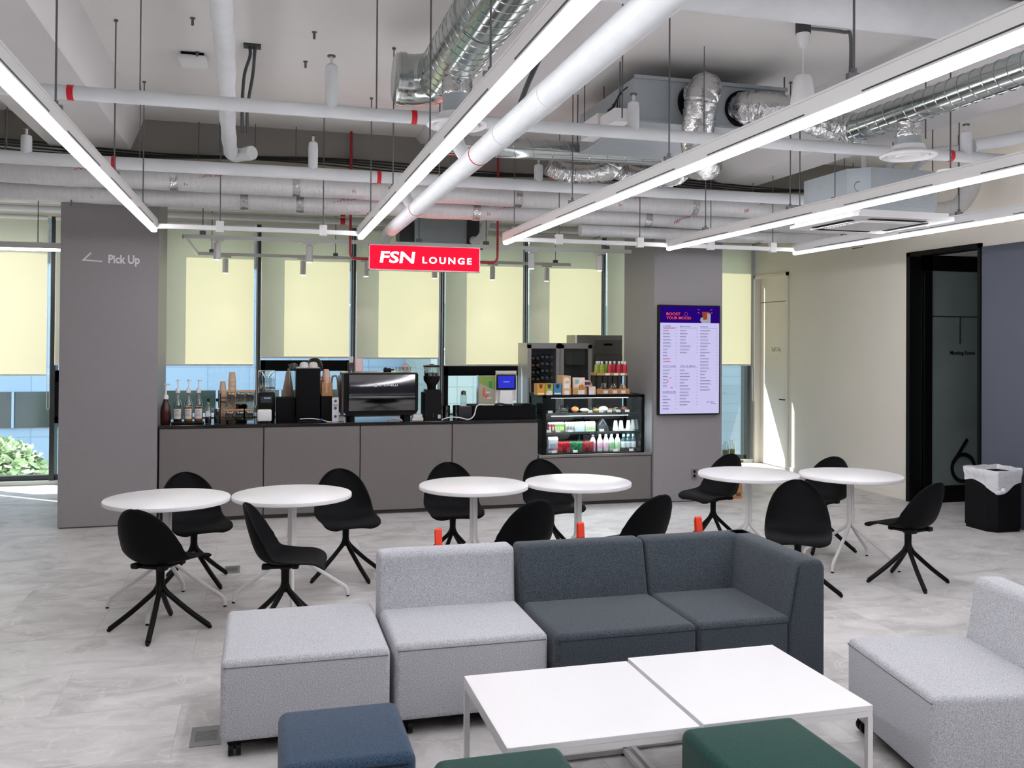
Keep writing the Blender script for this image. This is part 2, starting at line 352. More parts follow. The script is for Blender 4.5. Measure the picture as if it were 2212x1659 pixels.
b = MB(); p = aty(2054, 1044, Yd); q = aty(2108, 948, Yd); cx = (p.x+q.x)/2; R = (q.x-p.x)/2-.018; zc = p.z+R+.018
b.tube(arc((cx, Yd+.014, zc), R, 0, 2*PI, 40, 'xz'), .022, 8, ell=1); t0 = Vector((cx-R*.93, Yd+.014, zc+R*.36)); t1 = Vector((aty(2090, 948, Yd).x, Yd+.014, q.z)); b.tube([t0, t1], .022, 8)
o = b.build('door_number', M['matblack'], D, world=True); o.scale = (1, .1, 1); o.location = (0, .0*1, 0)
for v in o.data.vertices: v.co.y = v.co.y
# staff door
D = sthing('door_1', (XR+.1, 11.83, 0))
b = MB(); b.box(XR-.02, XR+.14, 11.37, 11.42, 0, 2.81); b.box(XR-.02, XR+.14, 12.25, 12.30, 0, 2.81); b.box(XR-.02, XR+.14, 11.37, 12.30, 2.76, 2.81); b.build('door_frame', M['wall'], D, world=True)
b = MB(); b.box(XR+.07, XR+.13, 11.42, 12.25, .01, 2.40); b.box(XR+.07, XR+.13, 11.42, 12.25, 2.412, 2.76); b.box(XR+.12, XR+.16, 11.42, 12.25, 0, 2.76); b.build('door_leaf', M['wall'], D, world=True)
b = MB(); b.box(XR-.0, XR+.07, 11.485, 11.5, .985, 1.0); b.box(XR-.0, XR+.015, 11.485, 11.62, .985, 1.0); b.build('door_handle', M['blackmetal'], D, world=True)
b = MB(); p = atx(1667, 762, XR+.07); q = atx(1687, 752, XR+.07); put_text(b, 'Staff Only', (XR+.07, p.y, p.z), (0, -1, 0), ZU, (-1, 0, 0), p.y-q.y, .085, bold=0); b.build('door_lettering', cm('#9a958a'), D, world=True)
struct(MB().box(XR-.012, XR, 8.90, 11.37, 0, .06).build('baseboard_right', M['wall']))
struct(MB().box(XR-.022, XR-.012, YB, 7.78, 0, .06).build('baseboard_right_dark', M['darkwall']))

# ceiling beams
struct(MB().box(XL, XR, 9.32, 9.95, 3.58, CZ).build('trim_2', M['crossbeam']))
struct(MB().prism([(-1.24, 3.6), (-1.12, CZ), (-2.06, CZ), (-1.94, 3.6)], 'y', YB, 9.32).build('trim_3', M['beam']))
struct(MB().prism([(4.98, 3.6), (5.43, 3.6), (5.47, CZ), (4.35, CZ)], 'y', YB, 9.32).build('trim_4', M['beam']))
struct(MB().prism([(1.55, 3.84), (2.15, 3.84), (2.2, CZ), (1.5, CZ)], 'y', YB, 9.32).build('trim_5', M['beam']))
# window wall: head, sill, mullions, panes
struct(MB().box(XL, XR+.2, YF-.03, YF+.16, 3.30, CZ).build('wall_front', mat('window_head_paint', '#e6dfd4', .8)))
struct(MB().box(XL, XR, YF-.05, YF+.16, 0, .05).build('trim_6', M['alum_lt']))
MX = [-7.30, -6.10, -4.90, -3.70, -2.50, -1.28, -.064, 1.162, 2.368, 3.562, 4.731, 5.93, 7.07]
BB = {0: 1.35, 1: 1.35, 2: 1.35, 3: 1.35, 4: 1.48, 5: 1.473, 6: 1.572, 7: 1.562, 8: 1.468, 9: 1.47, 10: 1.47, 11: 1.472}
bl_desc = {0: 'at the far left end of the room', 1: 'second from the left room corner', 2: 'third from the left room corner', 3: 'low-hanging, left of the tall grey pillar with the arrow',
 4: 'mostly hidden behind the tall grey pillar with the arrow', 5: 'over the syrup bottles, right of the arrow pillar', 6: 'behind the black coffee tower and the crouching head', 7: 'behind the espresso machine',
 8: 'behind the tablet register and small green poster', 9: 'behind the two-door glass fridge', 10: 'mostly hidden behind the menu screen pillar', 11: 'beside the staff door, right of the menu screen'}
for i in range(12):
    x0, x1 = MX[i]+.03, MX[i+1]-.03
    w = sthing('window_%d' % (i+1), ((x0+x1)/2, YF, 0))
    b = MB(); b.box(MX[i]-.028, MX[i]+.028, YF-.03, YF+.16, .05, 3.30)
    if i == 11: b.box(MX[12]-.028, MX[12]+.028, YF-.03, YF+.16, .05, 3.30)
    b.box(x0, x1, YF+.02, YF+.12, .05, .11)
    b.build('mullion', M['alum'], w, world=True)
    if i in (4, 6, 8):
        zt = {4: 1.40, 6: 1.53, 8: 1.46}[i]
        b = MB(); b.box(x0, x1, YF-.02, YF+.10, zt-.14, zt); b.box(x0, x0+.06, YF-.02, YF+.1, .75, zt); b.box(x1-.06, x1, YF-.02, YF+.1, .75, zt); b.box(x0, x1, YF-.02, YF+.1, .75, .83)
        b.box((x0+x1)/2-.05, (x0+x1)/2+.05, YF-.035, YF-.02, zt-.12, zt-.10)
        b.build('vent_sash', M['matblack'], w, world=True)
    MB().box(x0, x1, YF+.06, YF+.068, .11, 3.30).build('pane', M['glass'], w, world=True)
    t = thing('roller_blind', 'cream roller blind, partly sunlit, '+bl_desc[i], 'blind', ((x0+x1)/2, YF-.08, BB[i]), group='roller blinds along the window wall')
    fx0, fx1 = x0+.0, x1-.03
    if i == 11: fx1 = x1+.03
    MB().grid(lambda a, c: (fx0+(fx1-fx0)*a, YF-.08+.002*math.sin(a*7+i), BB[i]+(3.27-BB[i])*c), 12, 4).build('blind_fabric', M['blind'], t, world=True)
    MB().rbox(fx0, fx1, YF-.087, YF-.073, BB[i]-.012, BB[i]+.012, .005, 2).build('bottom_bar', M['whiteplastic'], t, world=True)
    MB().tube([(fx1+.015, YF-.11, 3.2), (fx1+.015, YF-.11, .95), (fx1+.03, YF-.11, .92), (fx1+.045, YF-.11, .95), (fx1+.045, YF-.11, 3.2)], .003, 6).build('chain', M['whiteplastic'], t, world=True)
    MB().cyl((fx0, YF-.08, 3.27), (fx1, YF-.08, 3.27), .022, n=12).build('roller', M['whiteplastic'], t, world=True)
# pillars
PL = (-1.858, -.985, 9.42, 10.2); PR = (4.226, 5.068, 9.42, 10.3)
for k, (a, c, d, e) in enumerate((PL, PR)):
    b = MB(); b.box(a, c, d, e, .012, 3.58)
    struct(b.build('pillar_%d' % (k+1), M['pillar']))
    struct(MB().box(a+.01, c-.01, d+.01, e, 0, .012).build('baseboard_pillar_%d' % (k+1), M['seam']))
# ------------------------------------------------------------------ outside
struct(MB().box(-60, 80, 13.2, 90, -8.4, -8).build('ground', mat('pale_ground', '#5f665f', .9, vary=.1, scale=.3)))
pan = grid_mat('pale_blue_panels', '#7f96a8', '#788fa3', 1.5, 1.25, '#667d92', .018)
winb = mat('dark_window_band', '#1b2523', .12, vary=.7, scale=.35)
B = thing('office_building', 'pale blue panelled office block with dark window bands across the street', 'building', (-14, 36, -8))
b = MB()
bands = [(-8, -7.2), (-4.6, -1.35), (.15, 3.1), (5.3, 9), (11, 15)]
b.box(-50, 8.5, 36, 50, -8, 20); b.build('facade', pan, B, world=True)
for (z0, z1) in ((-5.8, -3.4), (-1.4, -.12), (4.5, 6.5), (9, 11)):
    f = MB().box(-50, 8.5, 35.93, 36.02, z0, z1).build('window_band', winb, B, world=True)
    b = MB()
    for i in range(26): b.box(-50+2.3*i, -49.92+2.3*i, 35.86, 35.93, z0, z1)
    b.build('mullions', cm('#7f97ad'), f, world=True)
B = thing('tiled_apartment_block', 'pale grey-white tiled block with teal windows seen between the blinds and machines', 'building', (14, 30, -8))
MB().box(5.4, 13.6, 30, 35.5, -8, 20).build('facade', grid_mat('white_tiles', '#8f9b98', '#87948f', .55, .55, '#6d7876', .012), B, world=True)
for i in range(3):
    for z0 in (-4.4, 1.55, 5.2):
        w = MB().box(5.7+2.7*i, 7.7+2.7*i, 29.95, 30.05, z0, z0+1.5).build('window', cm('#4c6f6c', .1), B, world=True)
        MB().box(6.55+2.7*i, 6.62+2.7*i, 29.9, 29.95, z0, z0+1.5).box(5.7+2.7*i, 7.7+2.7*i, 29.9, 29.95, z0-.06, z0).build('window_frame', M['alum_lt'], w, world=True)
B = thing('concrete_building', 'blue-grey concrete facade behind the tablet register window', 'building', (11, 27, -8))
MB().box(13.8, 16.2, 27, 37, -8, 20).box(9.7, 13.8, 26, 29.8, -8, 1.6).build('facade', grid_mat('weathered_concrete', '#64777d', '#5b6d73', 1.4, .3, '#506066', .01), B, world=True)
B = thing('glass_building', 'blue glass building with white floor bands behind the right-hand blind', 'building', (22, 24, -8))
MB().box(16.4, 34, 26, 40, -8, 16).build('facade', grid_mat('blue_glass_panels', '#2f6690', '#447a8e', 1.1, .9, '#1f4560', .03, .15), B, world=True)
for i in range(9): MB().box(16.35, 34, 25.7, 26, -7+1.35*i, -6.86+1.35*i).build('floor_band', cm('#a3aaad'), B, world=True)
leafm = [mat('leaf_a', '#93a878', .6, vary=.25, scale=3), mat('leaf_b', '#c5d2a8', .6, vary=.25, scale=3), mat('leaf_c', '#3d5a35', .6, vary=.2, scale=3)]
def bush(c, R, H, n, seed, label):
    rn = random.Random(seed); t = thing('leafy_tree', label, 'tree', (c[0], c[1], -8), group='trees outside the left windows')
    b = MB()
    for i in range(n):
        th = rn.uniform(0, 2*PI); ph = math.acos(rn.uniform(-.7, 1)); rr = R*(.7+.3*rn.random())*(1+.2*math.sin(3*th+seed)*math.sin(4*ph+seed))
        p = Vector((c[0]+rr*math.sin(ph)*math.cos(th), c[1]+rr*math.sin(ph)*math.sin(th), c[2]+H*(.7+.3*rn.random())*math.cos(ph)))
        q = Euler((rn.uniform(-.9, .9), rn.uniform(-.9, .9), rn.uniform(0, 6.3))).to_matrix(); s = rn.uniform(.045, .11)
        vs = [p+q@Vector(v) for v in ((-s*.5, -s, 0), (s*.5, -s, 0), (s*.5, s, .02), (0, s*1.6, .04), (-s*.5, s, .02))]
        b._add(vs, ((0, 1, 2, 3, 4),), 0 if rn.random() < .5 else (1 if rn.random() < .75 else 2))
    b.build('foliage', leafm, t, world=True)
    MB().tube([(c[0], c[1], -8), (c[0]+.1, c[1], -5), (c[0], c[1], c[2])], [.2, .15, .08], 8).build('trunk', cm('#4b3a2c', .9), t, world=True)
bush((-5.2, 20.5, -2.5), 1.6, 2.3, 9000, 1, 'sunlit leafy tree low outside the window left of the arrow pillar')
bush((-9.0, 22.5, -2.4), 1.9, 2.3, 4000, 2, 'leafy tree outside the far left window, left of the nearest sunlit tree')
bush((-2.6, 25.5, -2.6), 1.7, 2.1, 4500, 3, 'leafy tree outside, hidden mostly behind the arrow pillar')
bush((2.6, 25.0, -2.6), 2.2, 2.3, 4000, 4, 'leafy tree outside behind the syrup bottles and jars')

# ------------------------------------------------------------------ ceiling services
def rod(b, x, y, z0, z1=CZ, r=.005): b.cyl((x, y, z0), (x, y, z1), r, n=8)
LX = [-.955, .885, 2.31, 4.07, 5.56]; LN = ['leftmost, over the left round tables', 'ending beside the red lounge sign', 'between the red sign and menu screen', 'ending near the menu screen pillar', 'rightmost, nearest the beige wall']
RODY = [[6.45, 7.93, 4.7, 2.9, 1.1, -.8], [6.5, 7.9, 5.0, 3.6, 1.8, 0, -1.8], [8.4, 6.7, 4.95, 3.2, 1.4, -.5], [7.9, 6.45], [7.85, 6.3, 4.5, 2.7, .9]]
for i, x in enumerate(LX):
    t = thing('linear_light', 'long suspended white linear tube light, '+LN[i], 'ceiling light', (x, 3, 2.76), group='long linear lights running towards the counter')
    b = MB(); b.rbox(x-.034, x+.034, -3.2, 8.72, 2.785, 2.862, .004, 1); b.box(x-.034, x-.028, -3.2, 8.72, 2.862, 2.872); b.box(x+.028, x+.034, -3.2, 8.72, 2.862, 2.872); b.build('housing', M['lamp_white'], t, world=True)
    b = MB()
    for k in range(9): b.box(x-.0365, x-.034, -3+1.3*k, -3+1.3*k+.9, 2.797, 2.803); b.box(x+.034, x+.0365, -3+1.3*k, -3+1.3*k+.9, 2.797, 2.803)
    b.build('housing_slots', M['alum'], t, world=True)
    prof = [(-.026, 2.785), (-.026, 2.768), (-.02, 2.761), (0, 2.758), (.02, 2.761), (.026, 2.768), (.026, 2.785)]
    MB().prism([(x+a, z) for a, z in prof], 'y', -3.19, 8.715).build('diffuser', M['tube'], t, world=True)
    MB().box(x-.026, x+.026, -3.15, 8.68, 2.8625, 2.864).build('added_glow_strip', M['added_ceiling_glow'], t, world=True)  # added unseen glow between the housing lips, to brighten the ceiling
    for yr in RODY[i]:
        b = MB(); rod(b, x, yr, 2.88, CZ-.002); b.box(x-.03, x+.03, yr-.012, yr+.012, 2.86, 2.90); b.lathe([(.012, 0), (.012, .02)], (x, yr, 2.90), 6); b.lathe([(.014, 0), (.014, .012)], (x, yr, CZ-.014), 6)
        b.build('suspension_rod', M['rod'], t, world=True)
# carrier rails joining light ends
for (xa, xb, lab) in ((-.92, .85, 'white suspended rail between the two left linear lights'), (2.35, 4.03, 'white suspended rail between the red sign and the menu screen'), (4.11, 5.52, 'white suspended rail between the two right linear lights')):
    t = thing('light_rail', lab, 'rail', ((xa+xb)/2, 8.68, 2.8), group='rails joining the linear lights')
    MB().box(xa, xb, 8.66, 8.70, 2.79, 2.83).build('rail', M['lamp_white'], t, world=True)
    for f in (.3, .82):
        x = xa+(xb-xa)*f; b = MB(); rod(b, x, 8.68, 2.87); b.build('suspension_rod', M['rod'], t, world=True)
        MB().box(x-.035, x+.035, 8.652, 8.708, 2.775, 2.875).build('clamp', M['white'], t, world=True)
p = atz(130, 543, 2.76)
t = thing('linear_light', 'short horizontal linear tube light behind the arrow pillar at left', 'ceiling light', (-4.2, p.y, 2.76))
MB().box(-6.6, -1.95, p.y-.03, p.y+.03, 2.785, 2.85).build('housing', M['lamp_white'], t, world=True)
MB().prism([(p.y+a, z) for a, z in prof], 'x', -6.6, -1.96).build('diffuser', M['tube'], t, world=True)
for x in (-2.4, -4.3, -6.2):
    b = MB(); rod(b, x, p.y, 2.85); b.build('suspension_rod', M['rod'], t, world=True)
# spot track
RZ = 2.87; ya = atz(397, 510, RZ).y; yb = 12.0; xa = atz(397, 510, RZ).x; xb = aty(1363, 549, ya).x; xc = aty(1232, 576, yb).x
t = thing('spot_track', 'U-shaped white track holding cylinder spotlights above the counter', 'track', ((xa+xb)/2, ya, RZ))
MB().box(xa, xb, ya-.018, ya+.018, RZ-.02, RZ+.02).build('front_rail', M['lamp_white'], t, world=True)
MB().box(xa, xc, yb-.018, yb+.018, RZ-.02, RZ+.02).build('rear_rail', M['lamp_white'], t, world=True)
MB().box(xa-.018, xa+.018, ya+.02, yb-.02, RZ-.02, RZ+.02).build('side_rail', M['lamp_white'], t, world=True)
for (px, Y) in ((438, ya), (905, ya), (1425-115, ya), (458, yb), (725, yb), (1200, yb), (1050, ya)):
    x = aty(px, 520, Y).x; b = MB(); rod(b, x, Y, RZ+.02); b.box(x-.03, x+.03, Y-.025, Y+.025, RZ+.02, RZ+.06); b.build('suspension_rod', M['rod'], t, world=True)
S0 = None
spots = [(469, ya), (668, ya), (1148, ya), (1295, ya), (487, yb), (655, yb), (791, yb), (939, yb), (1064, yb), (1181, yb)]
sl = ['front row, leftmost', 'front row, left of the red sign', 'front row, right of the red sign', 'front row, rightmost, near the pillar', 'rear row, leftmost', 'rear row, second from left', 'rear row, peeking out left of the red sign', 'rear row, below the red sign', 'rear row, just right of the red sign', 'rear row, rightmost']
for i, (px, Y) in enumerate(spots):
    x = aty(px, 550, Y).x; lab = 'white cylinder spotlight on the track, '+sl[i]
    if S0 is None:
        S0 = thing('track_spotlight', lab, 'spotlight', (x, Y, RZ-.02), group='cylinder spotlights on the track')
        MB().box(-.07, .07, -.017, .017, -.022, -.001).build('adapter', M['lamp_white'], S0)
        MB().lathe([(.012, -.035), (.012, -.021)], n=12).lathe([(.034, -.215), (.036, -.21), (.036, -.04), (.03, -.035)], n=24).build('lamp_body', M['lamp_white'], S0, 35)
        MB().lathe([(.029, -.2175), (.029, -.2155)], n=24).build('lens', M['spot'], S0)
    else: dup(S0, (x, Y, RZ-.02), label=lab)
    ld = bpy.data.lights.new('spot_glow', 'SPOT'); ld.energy = 5; ld.spot_size = math.radians(75); ld.spot_blend = .6; ld.color = (1, .78, .62); ld.shadow_soft_size = .03
    lo = bpy.data.objects.new('spot_glow', ld); COL.objects.link(lo); lo.location = (x, Y, RZ-.26)

def pipe(name, label, cat, pts, r, m, n=20, rings=(), ring_m=None, stubs=(), group=None, hang=(), cuffs=()):
    t = thing(name, label, cat, Vector(pts[0]).lerp(Vector(pts[-1]), .5), group=group)
    MB().tube(pts, r, n).build('pipe', m, t, 40, world=True)
    a, c = Vector(pts[0]), Vector(pts[-1]); d = (c-a).normalized()
    for (s, w) in rings:
        q = a+(c-a)*s; MB().tube([q, q+d*w], r+.003, n).build('tape_band', ring_m or M['redtape'], t, 40, world=True)
    for (s, h) in stubs:
        q = a+(c-a)*s; MB().tube([q, q+Vector((0, 0, h*.8)), q+Vector((0, 0, h*.95)), q+Vector((0, 0, h))], [.042, .042, .038, .02], 14).cyl(q+Vector((0, 0, h)), q+Vector((0, 0, h+.05)), .01, n=8).cyl(q+Vector((0, 0, h+.045)), q+Vector((0, 0, h+.055)), .026, n=12, mi=1).build('sprinkler_riser', [m, M['rod']], t, 40, world=True)
    for s in hang:
        q = a+(c-a)*s; b = MB(); rod(b, q.x, q.y, q.z+r, CZ, .004); b.build('hanger_rod', M['rod'], t, world=True)
    return t
def frac(xa, xb, px, py, Y): return (aty(px, py, Y).x-xa)/(xb-xa)
xa_, xb_ = -6.8, 7.0
pipe('sprinkler_pipe', 'white wrapped sprinkler pipe crossing the room, nearer one with red bands', 'pipe', [(xa_, 5.85, 3.248), (xb_, 5.85, 3.248)], .0425, M['insul'],
     rings=[(frac(xa_, xb_, 146, 200, 5.85), .035), (frac(xa_, xb_, 888, 260, 5.85), .035), (frac(xa_, xb_, 2047, 335, 5.85), .035)], stubs=[(frac(xa_, xb_, 715, 235, 5.85), .30), (frac(xa_, xb_, 1368, 290, 5.85), .22), (frac(xa_, xb_, 2087, 330, 5.85), .2)], hang=(.25, .44, .58, .71))
pipe('sprinkler_pipe', 'white wrapped sprinkler pipe crossing the room, farther one just above the ducts', 'pipe', [(xa_, 8.1, 3.25), (xb_, 8.1, 3.25)], .053, M['insul'],
     rings=[(frac(xa_, xb_, 242, 350, 8.1), .035), (frac(xa_, xb_, 814, 385, 8.1), .035)], stubs=[(frac(xa_, xb_, 57, 320, 8.1), .19), (frac(xa_, xb_, 676, 370, 8.1), .28), (frac(xa_, xb_, 1163, 400, 8.1), .2)], hang=(.3, .42, .61, .75))
# thick longitudinal pipe
t = pipe('insulated_main_pipe', 'thick white insulated pipe running from the camera towards the red sign', 'pipe', [(1.24, -3.5, 2.92), (1.24, 9.25, 2.92)], .066, M['insul'], n=28)
q = Vector((1.24, 0, 2.92))
for yy_ in (5.30, 7.62): MB().tube([(1.24, yy_, 2.92), (1.24, yy_+.012, 2.92)], .0685, 28).build('tape_band', M['redtape'], t, world=True)
for yy_ in (4.72, 3.9): MB().tube([(1.24, yy_, 2.92), (1.24, yy_+.15, 2.92), (1.24, yy_+.16, 2.92)], [.069, .069, .066], 28).build('pipe_joint', M['insul'], t, world=True)
for yy_, ye in ((5.6, 5.85), (7.8, 8.1)): MB().tube([(1.24, yy_, 2.93), (1.2, yy_+.12, 3.05), (1.19, ye, 3.22)], [.045, .045, .042], 16).build('branch', M['insul'], t, 40, world=True)
for yy_ in (2.2, 6.6): 
    b = MB(); rod(b, 1.24, yy_, 2.985); b.build('hanger_rod', M['rod'], t, world=True)
MB().tube(smoothpath([(1.24, 9.25, 2.92), (1.24, 9.6, 2.90), (1.22, 9.75, 2.8), (1.21, 9.8, 2.62)], 5), .064, 20).build('pipe_elbow', M['insul'], t, 60, world=True)
# large pipe overhead near the camera
pipe('insulated_duct_overhead', 'wide white wrapped pipe crossing overhead at the top right', 'duct', [(1.2, 4.5, 3.74), (7.0, 4.5, 3.74)], .13, M['insul'], n=32)
# drain pipe over the left tables
b = MB(); P = [atz(476, -60, 3.66), atz(479, 30, 3.64), atz(487, 120, 3.62), atz(490, 205, 3.6), atz(492, 260, 3.58), atz(497, 318, 3.52), atz(506, 335, 3.50), atz(545, 330, 3.5)]
pt = smoothpath(P, 5); b.tube(pt, [.062+.004*math.sin(i*1.7) for i in range(len(pt))], 18)
tag(b.build('drain_pipe', M['insul'], None, 60), 'lumpy white wrapped drain pipe with hooked end over the left round tables', 'pipe')
# foil-wrapped ducts
def duct(label, Y, Z, r, px_tape, px_txt, seed):
    t = thing('foil_duct', label, 'duct', (0, Y, Z), group='foil wrapped ducts above the counter')
    MB().tube([(xa_+i*(xb_-xa_)/46, Y+.004*math.sin(i*2.1+seed), Z+.004*math.sin(i*1.3+seed)) for i in range(47)], [r+.003*math.sin(i*1.9+seed) for i in range(47)], 28).build('duct_body', M['foil'], t, 60, world=True)
    for px in px_tape:
        x = aty(px, 400, Y).x; MB().tube([(x, Y, Z), (x+.07, Y, Z)], r+.006, 28).build('foil_tape', M['flex'], t, 40, world=True)
    for px in px_txt:
        b = MB(); x = aty(px, 400, Y).x; a = -.62
        for s_, w_, du in (('DUUI', .10, .11), ('HANSUNG', .13, 0)):
            put_text(b, s_, Vector((x+du*1.7, Y, Z))+Vector((0, -math.cos(a)*(r+.006), math.sin(a)*(r+.006)+du*.6)), Vector((.95, 0, .3)), Vector((-.1, -.25, .93)), (0, -1, 0), w_*1.5, .045)
        b.build('red_print', M['redink'], t, world=True)
    return t
duct('silver foil wrapped duct with red print, upper one in front of the pillars', 8.85, 3.257, .10, (368, 632, 1110, 1490), (120, 400, 760, 1240, 1330, 1600), 1)
duct('silver foil wrapped duct with red print, lower one behind the upper duct', 9.045, 3.125, .09, (270, 520, 640, 1020, 1390), (200, 700, 1050, 1450), 5)
t3 = thing('foil_duct', 'thinner foil wrapped duct rising towards the beige wall at right', 'duct', (5, 8.9, 3.2))
pt = smoothpath([(3.2, 9.03, 2.97), (4.2, 9.03, 2.97), (5.0, 9.04, 2.965), (5.8, 9.05, 2.99), (6.9, 9.05, 3.03)], 5); MB().tube(pt, .06, 20).build('duct_body', M['foil'], t3, 60, world=True)
for x in (3.4, 5.3, 6.6):
    b = MB(); rod(b, x, 9.15, 2.97, CZ-.35 if 0 else CZ); b.box(x-.01, x+.01, 8.98, 9.155, 2.9, 2.908); b.build('hanger_rod', M['rod'], t3, world=True)
def spiral(b, p0, p1, r, pitch=.11, n=36):
    p0, p1 = Vector(p0), Vector(p1); b.tube([p0, p1], r, n); d = p1-p0; L = d.length; d = d/L
    ref = Vector((0, 0, 1)); N = (ref-d*ref.dot(d)).normalized(); B_ = d.cross(N); pts = []; k = 0; tot = int(L/pitch*20)
    for k in range(tot+1):
        a = k/20*2*PI; pts.append(p0+d*(k/20*pitch)+(N*math.cos(a)+B_*math.sin(a))*(r+.001))
    b.tube(pts, .0035, 5)
def flexd(b, pts, r, n=28, sub=14, amp=.05):
    pt = smoothpath(pts, sub); rn = random.Random(3); k0 = len(b.bm.verts); b.tube(pt, [r*(1+(amp if i % 2 else -amp)*.6+rn.uniform(-amp, amp)*.5) for i in range(len(pt))], n)
    b.bm.verts.ensure_lookup_table()
    for v in b.bm.verts[k0:]: v.co += Vector((rn.uniform(-1, 1), rn.uniform(-1, 1), rn.uniform(-1, 1)))*r*.035
def diffuser(t, c, r, neck, ztop):
    MB().cyl((c[0], c[1], c[2]+.05), (c[0], c[1], ztop-.09), neck, n=28).build('neck_duct', M['galv'], t, 40, world=True)
    b = MB(); flexd(b, [(c[0], c[1], ztop-.1), (c[0], c[1], ztop+.0)], neck+.004, sub=5, amp=.03); b.build('foil_collar', M['flex'], t, 50, world=True)
    g = MB(); g.lathe([(neck+.02, .07), (neck+.03, .04), (r*.8, .02), (r, .005), (r, -.005), (r*.93, -.012), (r*.85, 0), (r*.75, .012)], c, 40)
    g.lathe([(r*.72, .0), (r*.72, -.012), (r*.62, -.004), (r*.5, .02)], c, 40); g.lathe([(.0, -.008), (r*.42, -.012), (r*.45, 0), (r*.3, .02), (0, .02)], c, 40)
    g.build('round_diffuser', M['white'], t, 40, world=True)
t = thing('spiral_duct', 'large galvanised spiral duct running overhead beside the second linear light', 'duct', (1.13, 3, 3.55))
b = MB(); spiral(b, (1.13, -3.4, 3.56), (1.13, 5.85, 3.56), .172); b.tube([(1.13, 4.7, 3.56), (1.13, 4.73, 3.56)], .18, 36); b.build('duct_body', M['spiral'], t, 40, world=True)
b = MB(); b.tube(smoothpath([(1.13, 5.84, 3.56), (1.1, 5.98, 3.56), (.98, 6.06, 3.55), (.86, 6.06, 3.55)], 5)+[Vector((.84, 6.06, 3.55)), Vector((.825, 6.06, 3.55))], [.17]*17+[.15, .11], 32); b.tube([(1.13, 5.8, 3.56), (1.13, 5.87, 3.56)], .178, 36); b.tube([(.9, 6.06, 3.55), (.86, 6.06, 3.55)], .177, 32); b.build('duct_elbow', M['spiral'], t, 40, world=True)
diffuser(t, (1.13, 5.45, 3.12), .185, .088, 3.40)
t = thing('spiral_duct', 'galvanised spiral duct at the upper right, below the insulated pipe', 'duct', (4.29, 3.5, 3.42))
b = MB(); spiral(b, (4.29, -2, 3.42), (4.29, 5.95, 3.42), .10, .1); b.build('duct_body', M['spiral'], t, 40, world=True)
b = MB(); flexd(b, [(4.29, 5.93, 3.425), (4.24, 6.03, 3.445), (3.95, 6.06, 3.52), (3.64, 6.07, 3.57), (3.5, 6.13, 3.58), (3.5, 6.22, 3.58)], .115, amp=.05); b.build('flexible_hose', M['flex'], t, 50, world=True)
diffuser(t, (4.30, 5.35, 3.105), .187, .085, 3.33)
t = thing('spiral_duct', 'short horizontal spiral duct between the thick pipe and the ceiling unit', 'duct', (2.0, 7.2, 3.4))
xr = aty(1450, 335, 7.6).x
b = MB(); spiral(b, (aty(968, 300, 7.6).x, 7.6, 3.47), (xr, 7.6, 3.487), .087, .17, 28); b.build('duct_body', M['spiral'], t, 40, world=True)
b = MB(); flexd(b, [(xr-.02, 7.6, 3.487), (xr+.13, 7.52, 3.42), (xr+.05, 7.0, 3.30), (3.2, 6.35, 3.29), (3.06, 6.06, 3.40), (3.04, 5.98, 3.56), (3.1, 6.04, 3.66), (3.12, 6.2, 3.64)], .115, amp=.05); b.build('flexible_hose', M['flex'], t, 50, world=True)
for k, (px, py) in enumerate(((1250, 350), (1400, 345))):
    q = aty(px, py, 7.85); b = MB(); flexd(b, [(q.x+.28, 7.68, 3.42), (q.x+.22, 7.72, 3.34), (q.x, 7.85, 3.33), (q.x-.18, 7.88, 3.36), (q.x-.28, 7.88, 3.40)], .085, amp=.06); b.build('flexible_hose', M['flex'], t, 50, world=True)
# ventilation unit
t = thing('ventilation_unit', 'grey sheet metal ventilation unit hung under the ceiling with foil hoses', 'ventilation unit', (3.25, 6.8, 3.43))
MB().rbox(2.63, 3.88, 6.22, 7.45, 3.43, 3.765, .008, 2).box(2.62, 3.89, 6.205, 6.225, 3.745, 3.772).box(2.62, 3.89, 6.205, 6.225, 3.425, 3.445).build('casing', M['galv'], t, world=True)
b = MB(); b.cyl((3.12, 6.2, 3.6), (3.12, 6.24, 3.6), .15, n=28); b.cyl((3.5, 6.2, 3.58), (3.5, 6.24, 3.58), .14, n=28); b.build('hose_ports', M['matblack'], t, world=True)
MB().box(2.5, 2.628, 6.3, 6.6, 3.44, 3.54).box(2.52, 2.628, 6.7, 7.1, 3.46, 3.6).build('control_box', M['whiteplastic'], t, world=True)
b = MB()
for k in range(6): b.tube(smoothpath([(2.6, 6.3+.1*k, 3.70-.02*k), (2.52+.02*k, 6.28+.08*k, 3.62), (2.56, 6.4+.1*k, 3.52), (2.6, 6.5, 3.48)], 4), .006, 6)
b.build('cables', M['cable'], t, 60, world=True)
for (x, y) in ((2.56, 6.35), (2.56, 7.3), (3.95, 6.35), (3.95, 7.3)):
    b = MB(); rod(b, x, y, 3.44, r=.006); b.build('hanger_rod', M['rod'], t, world=True)
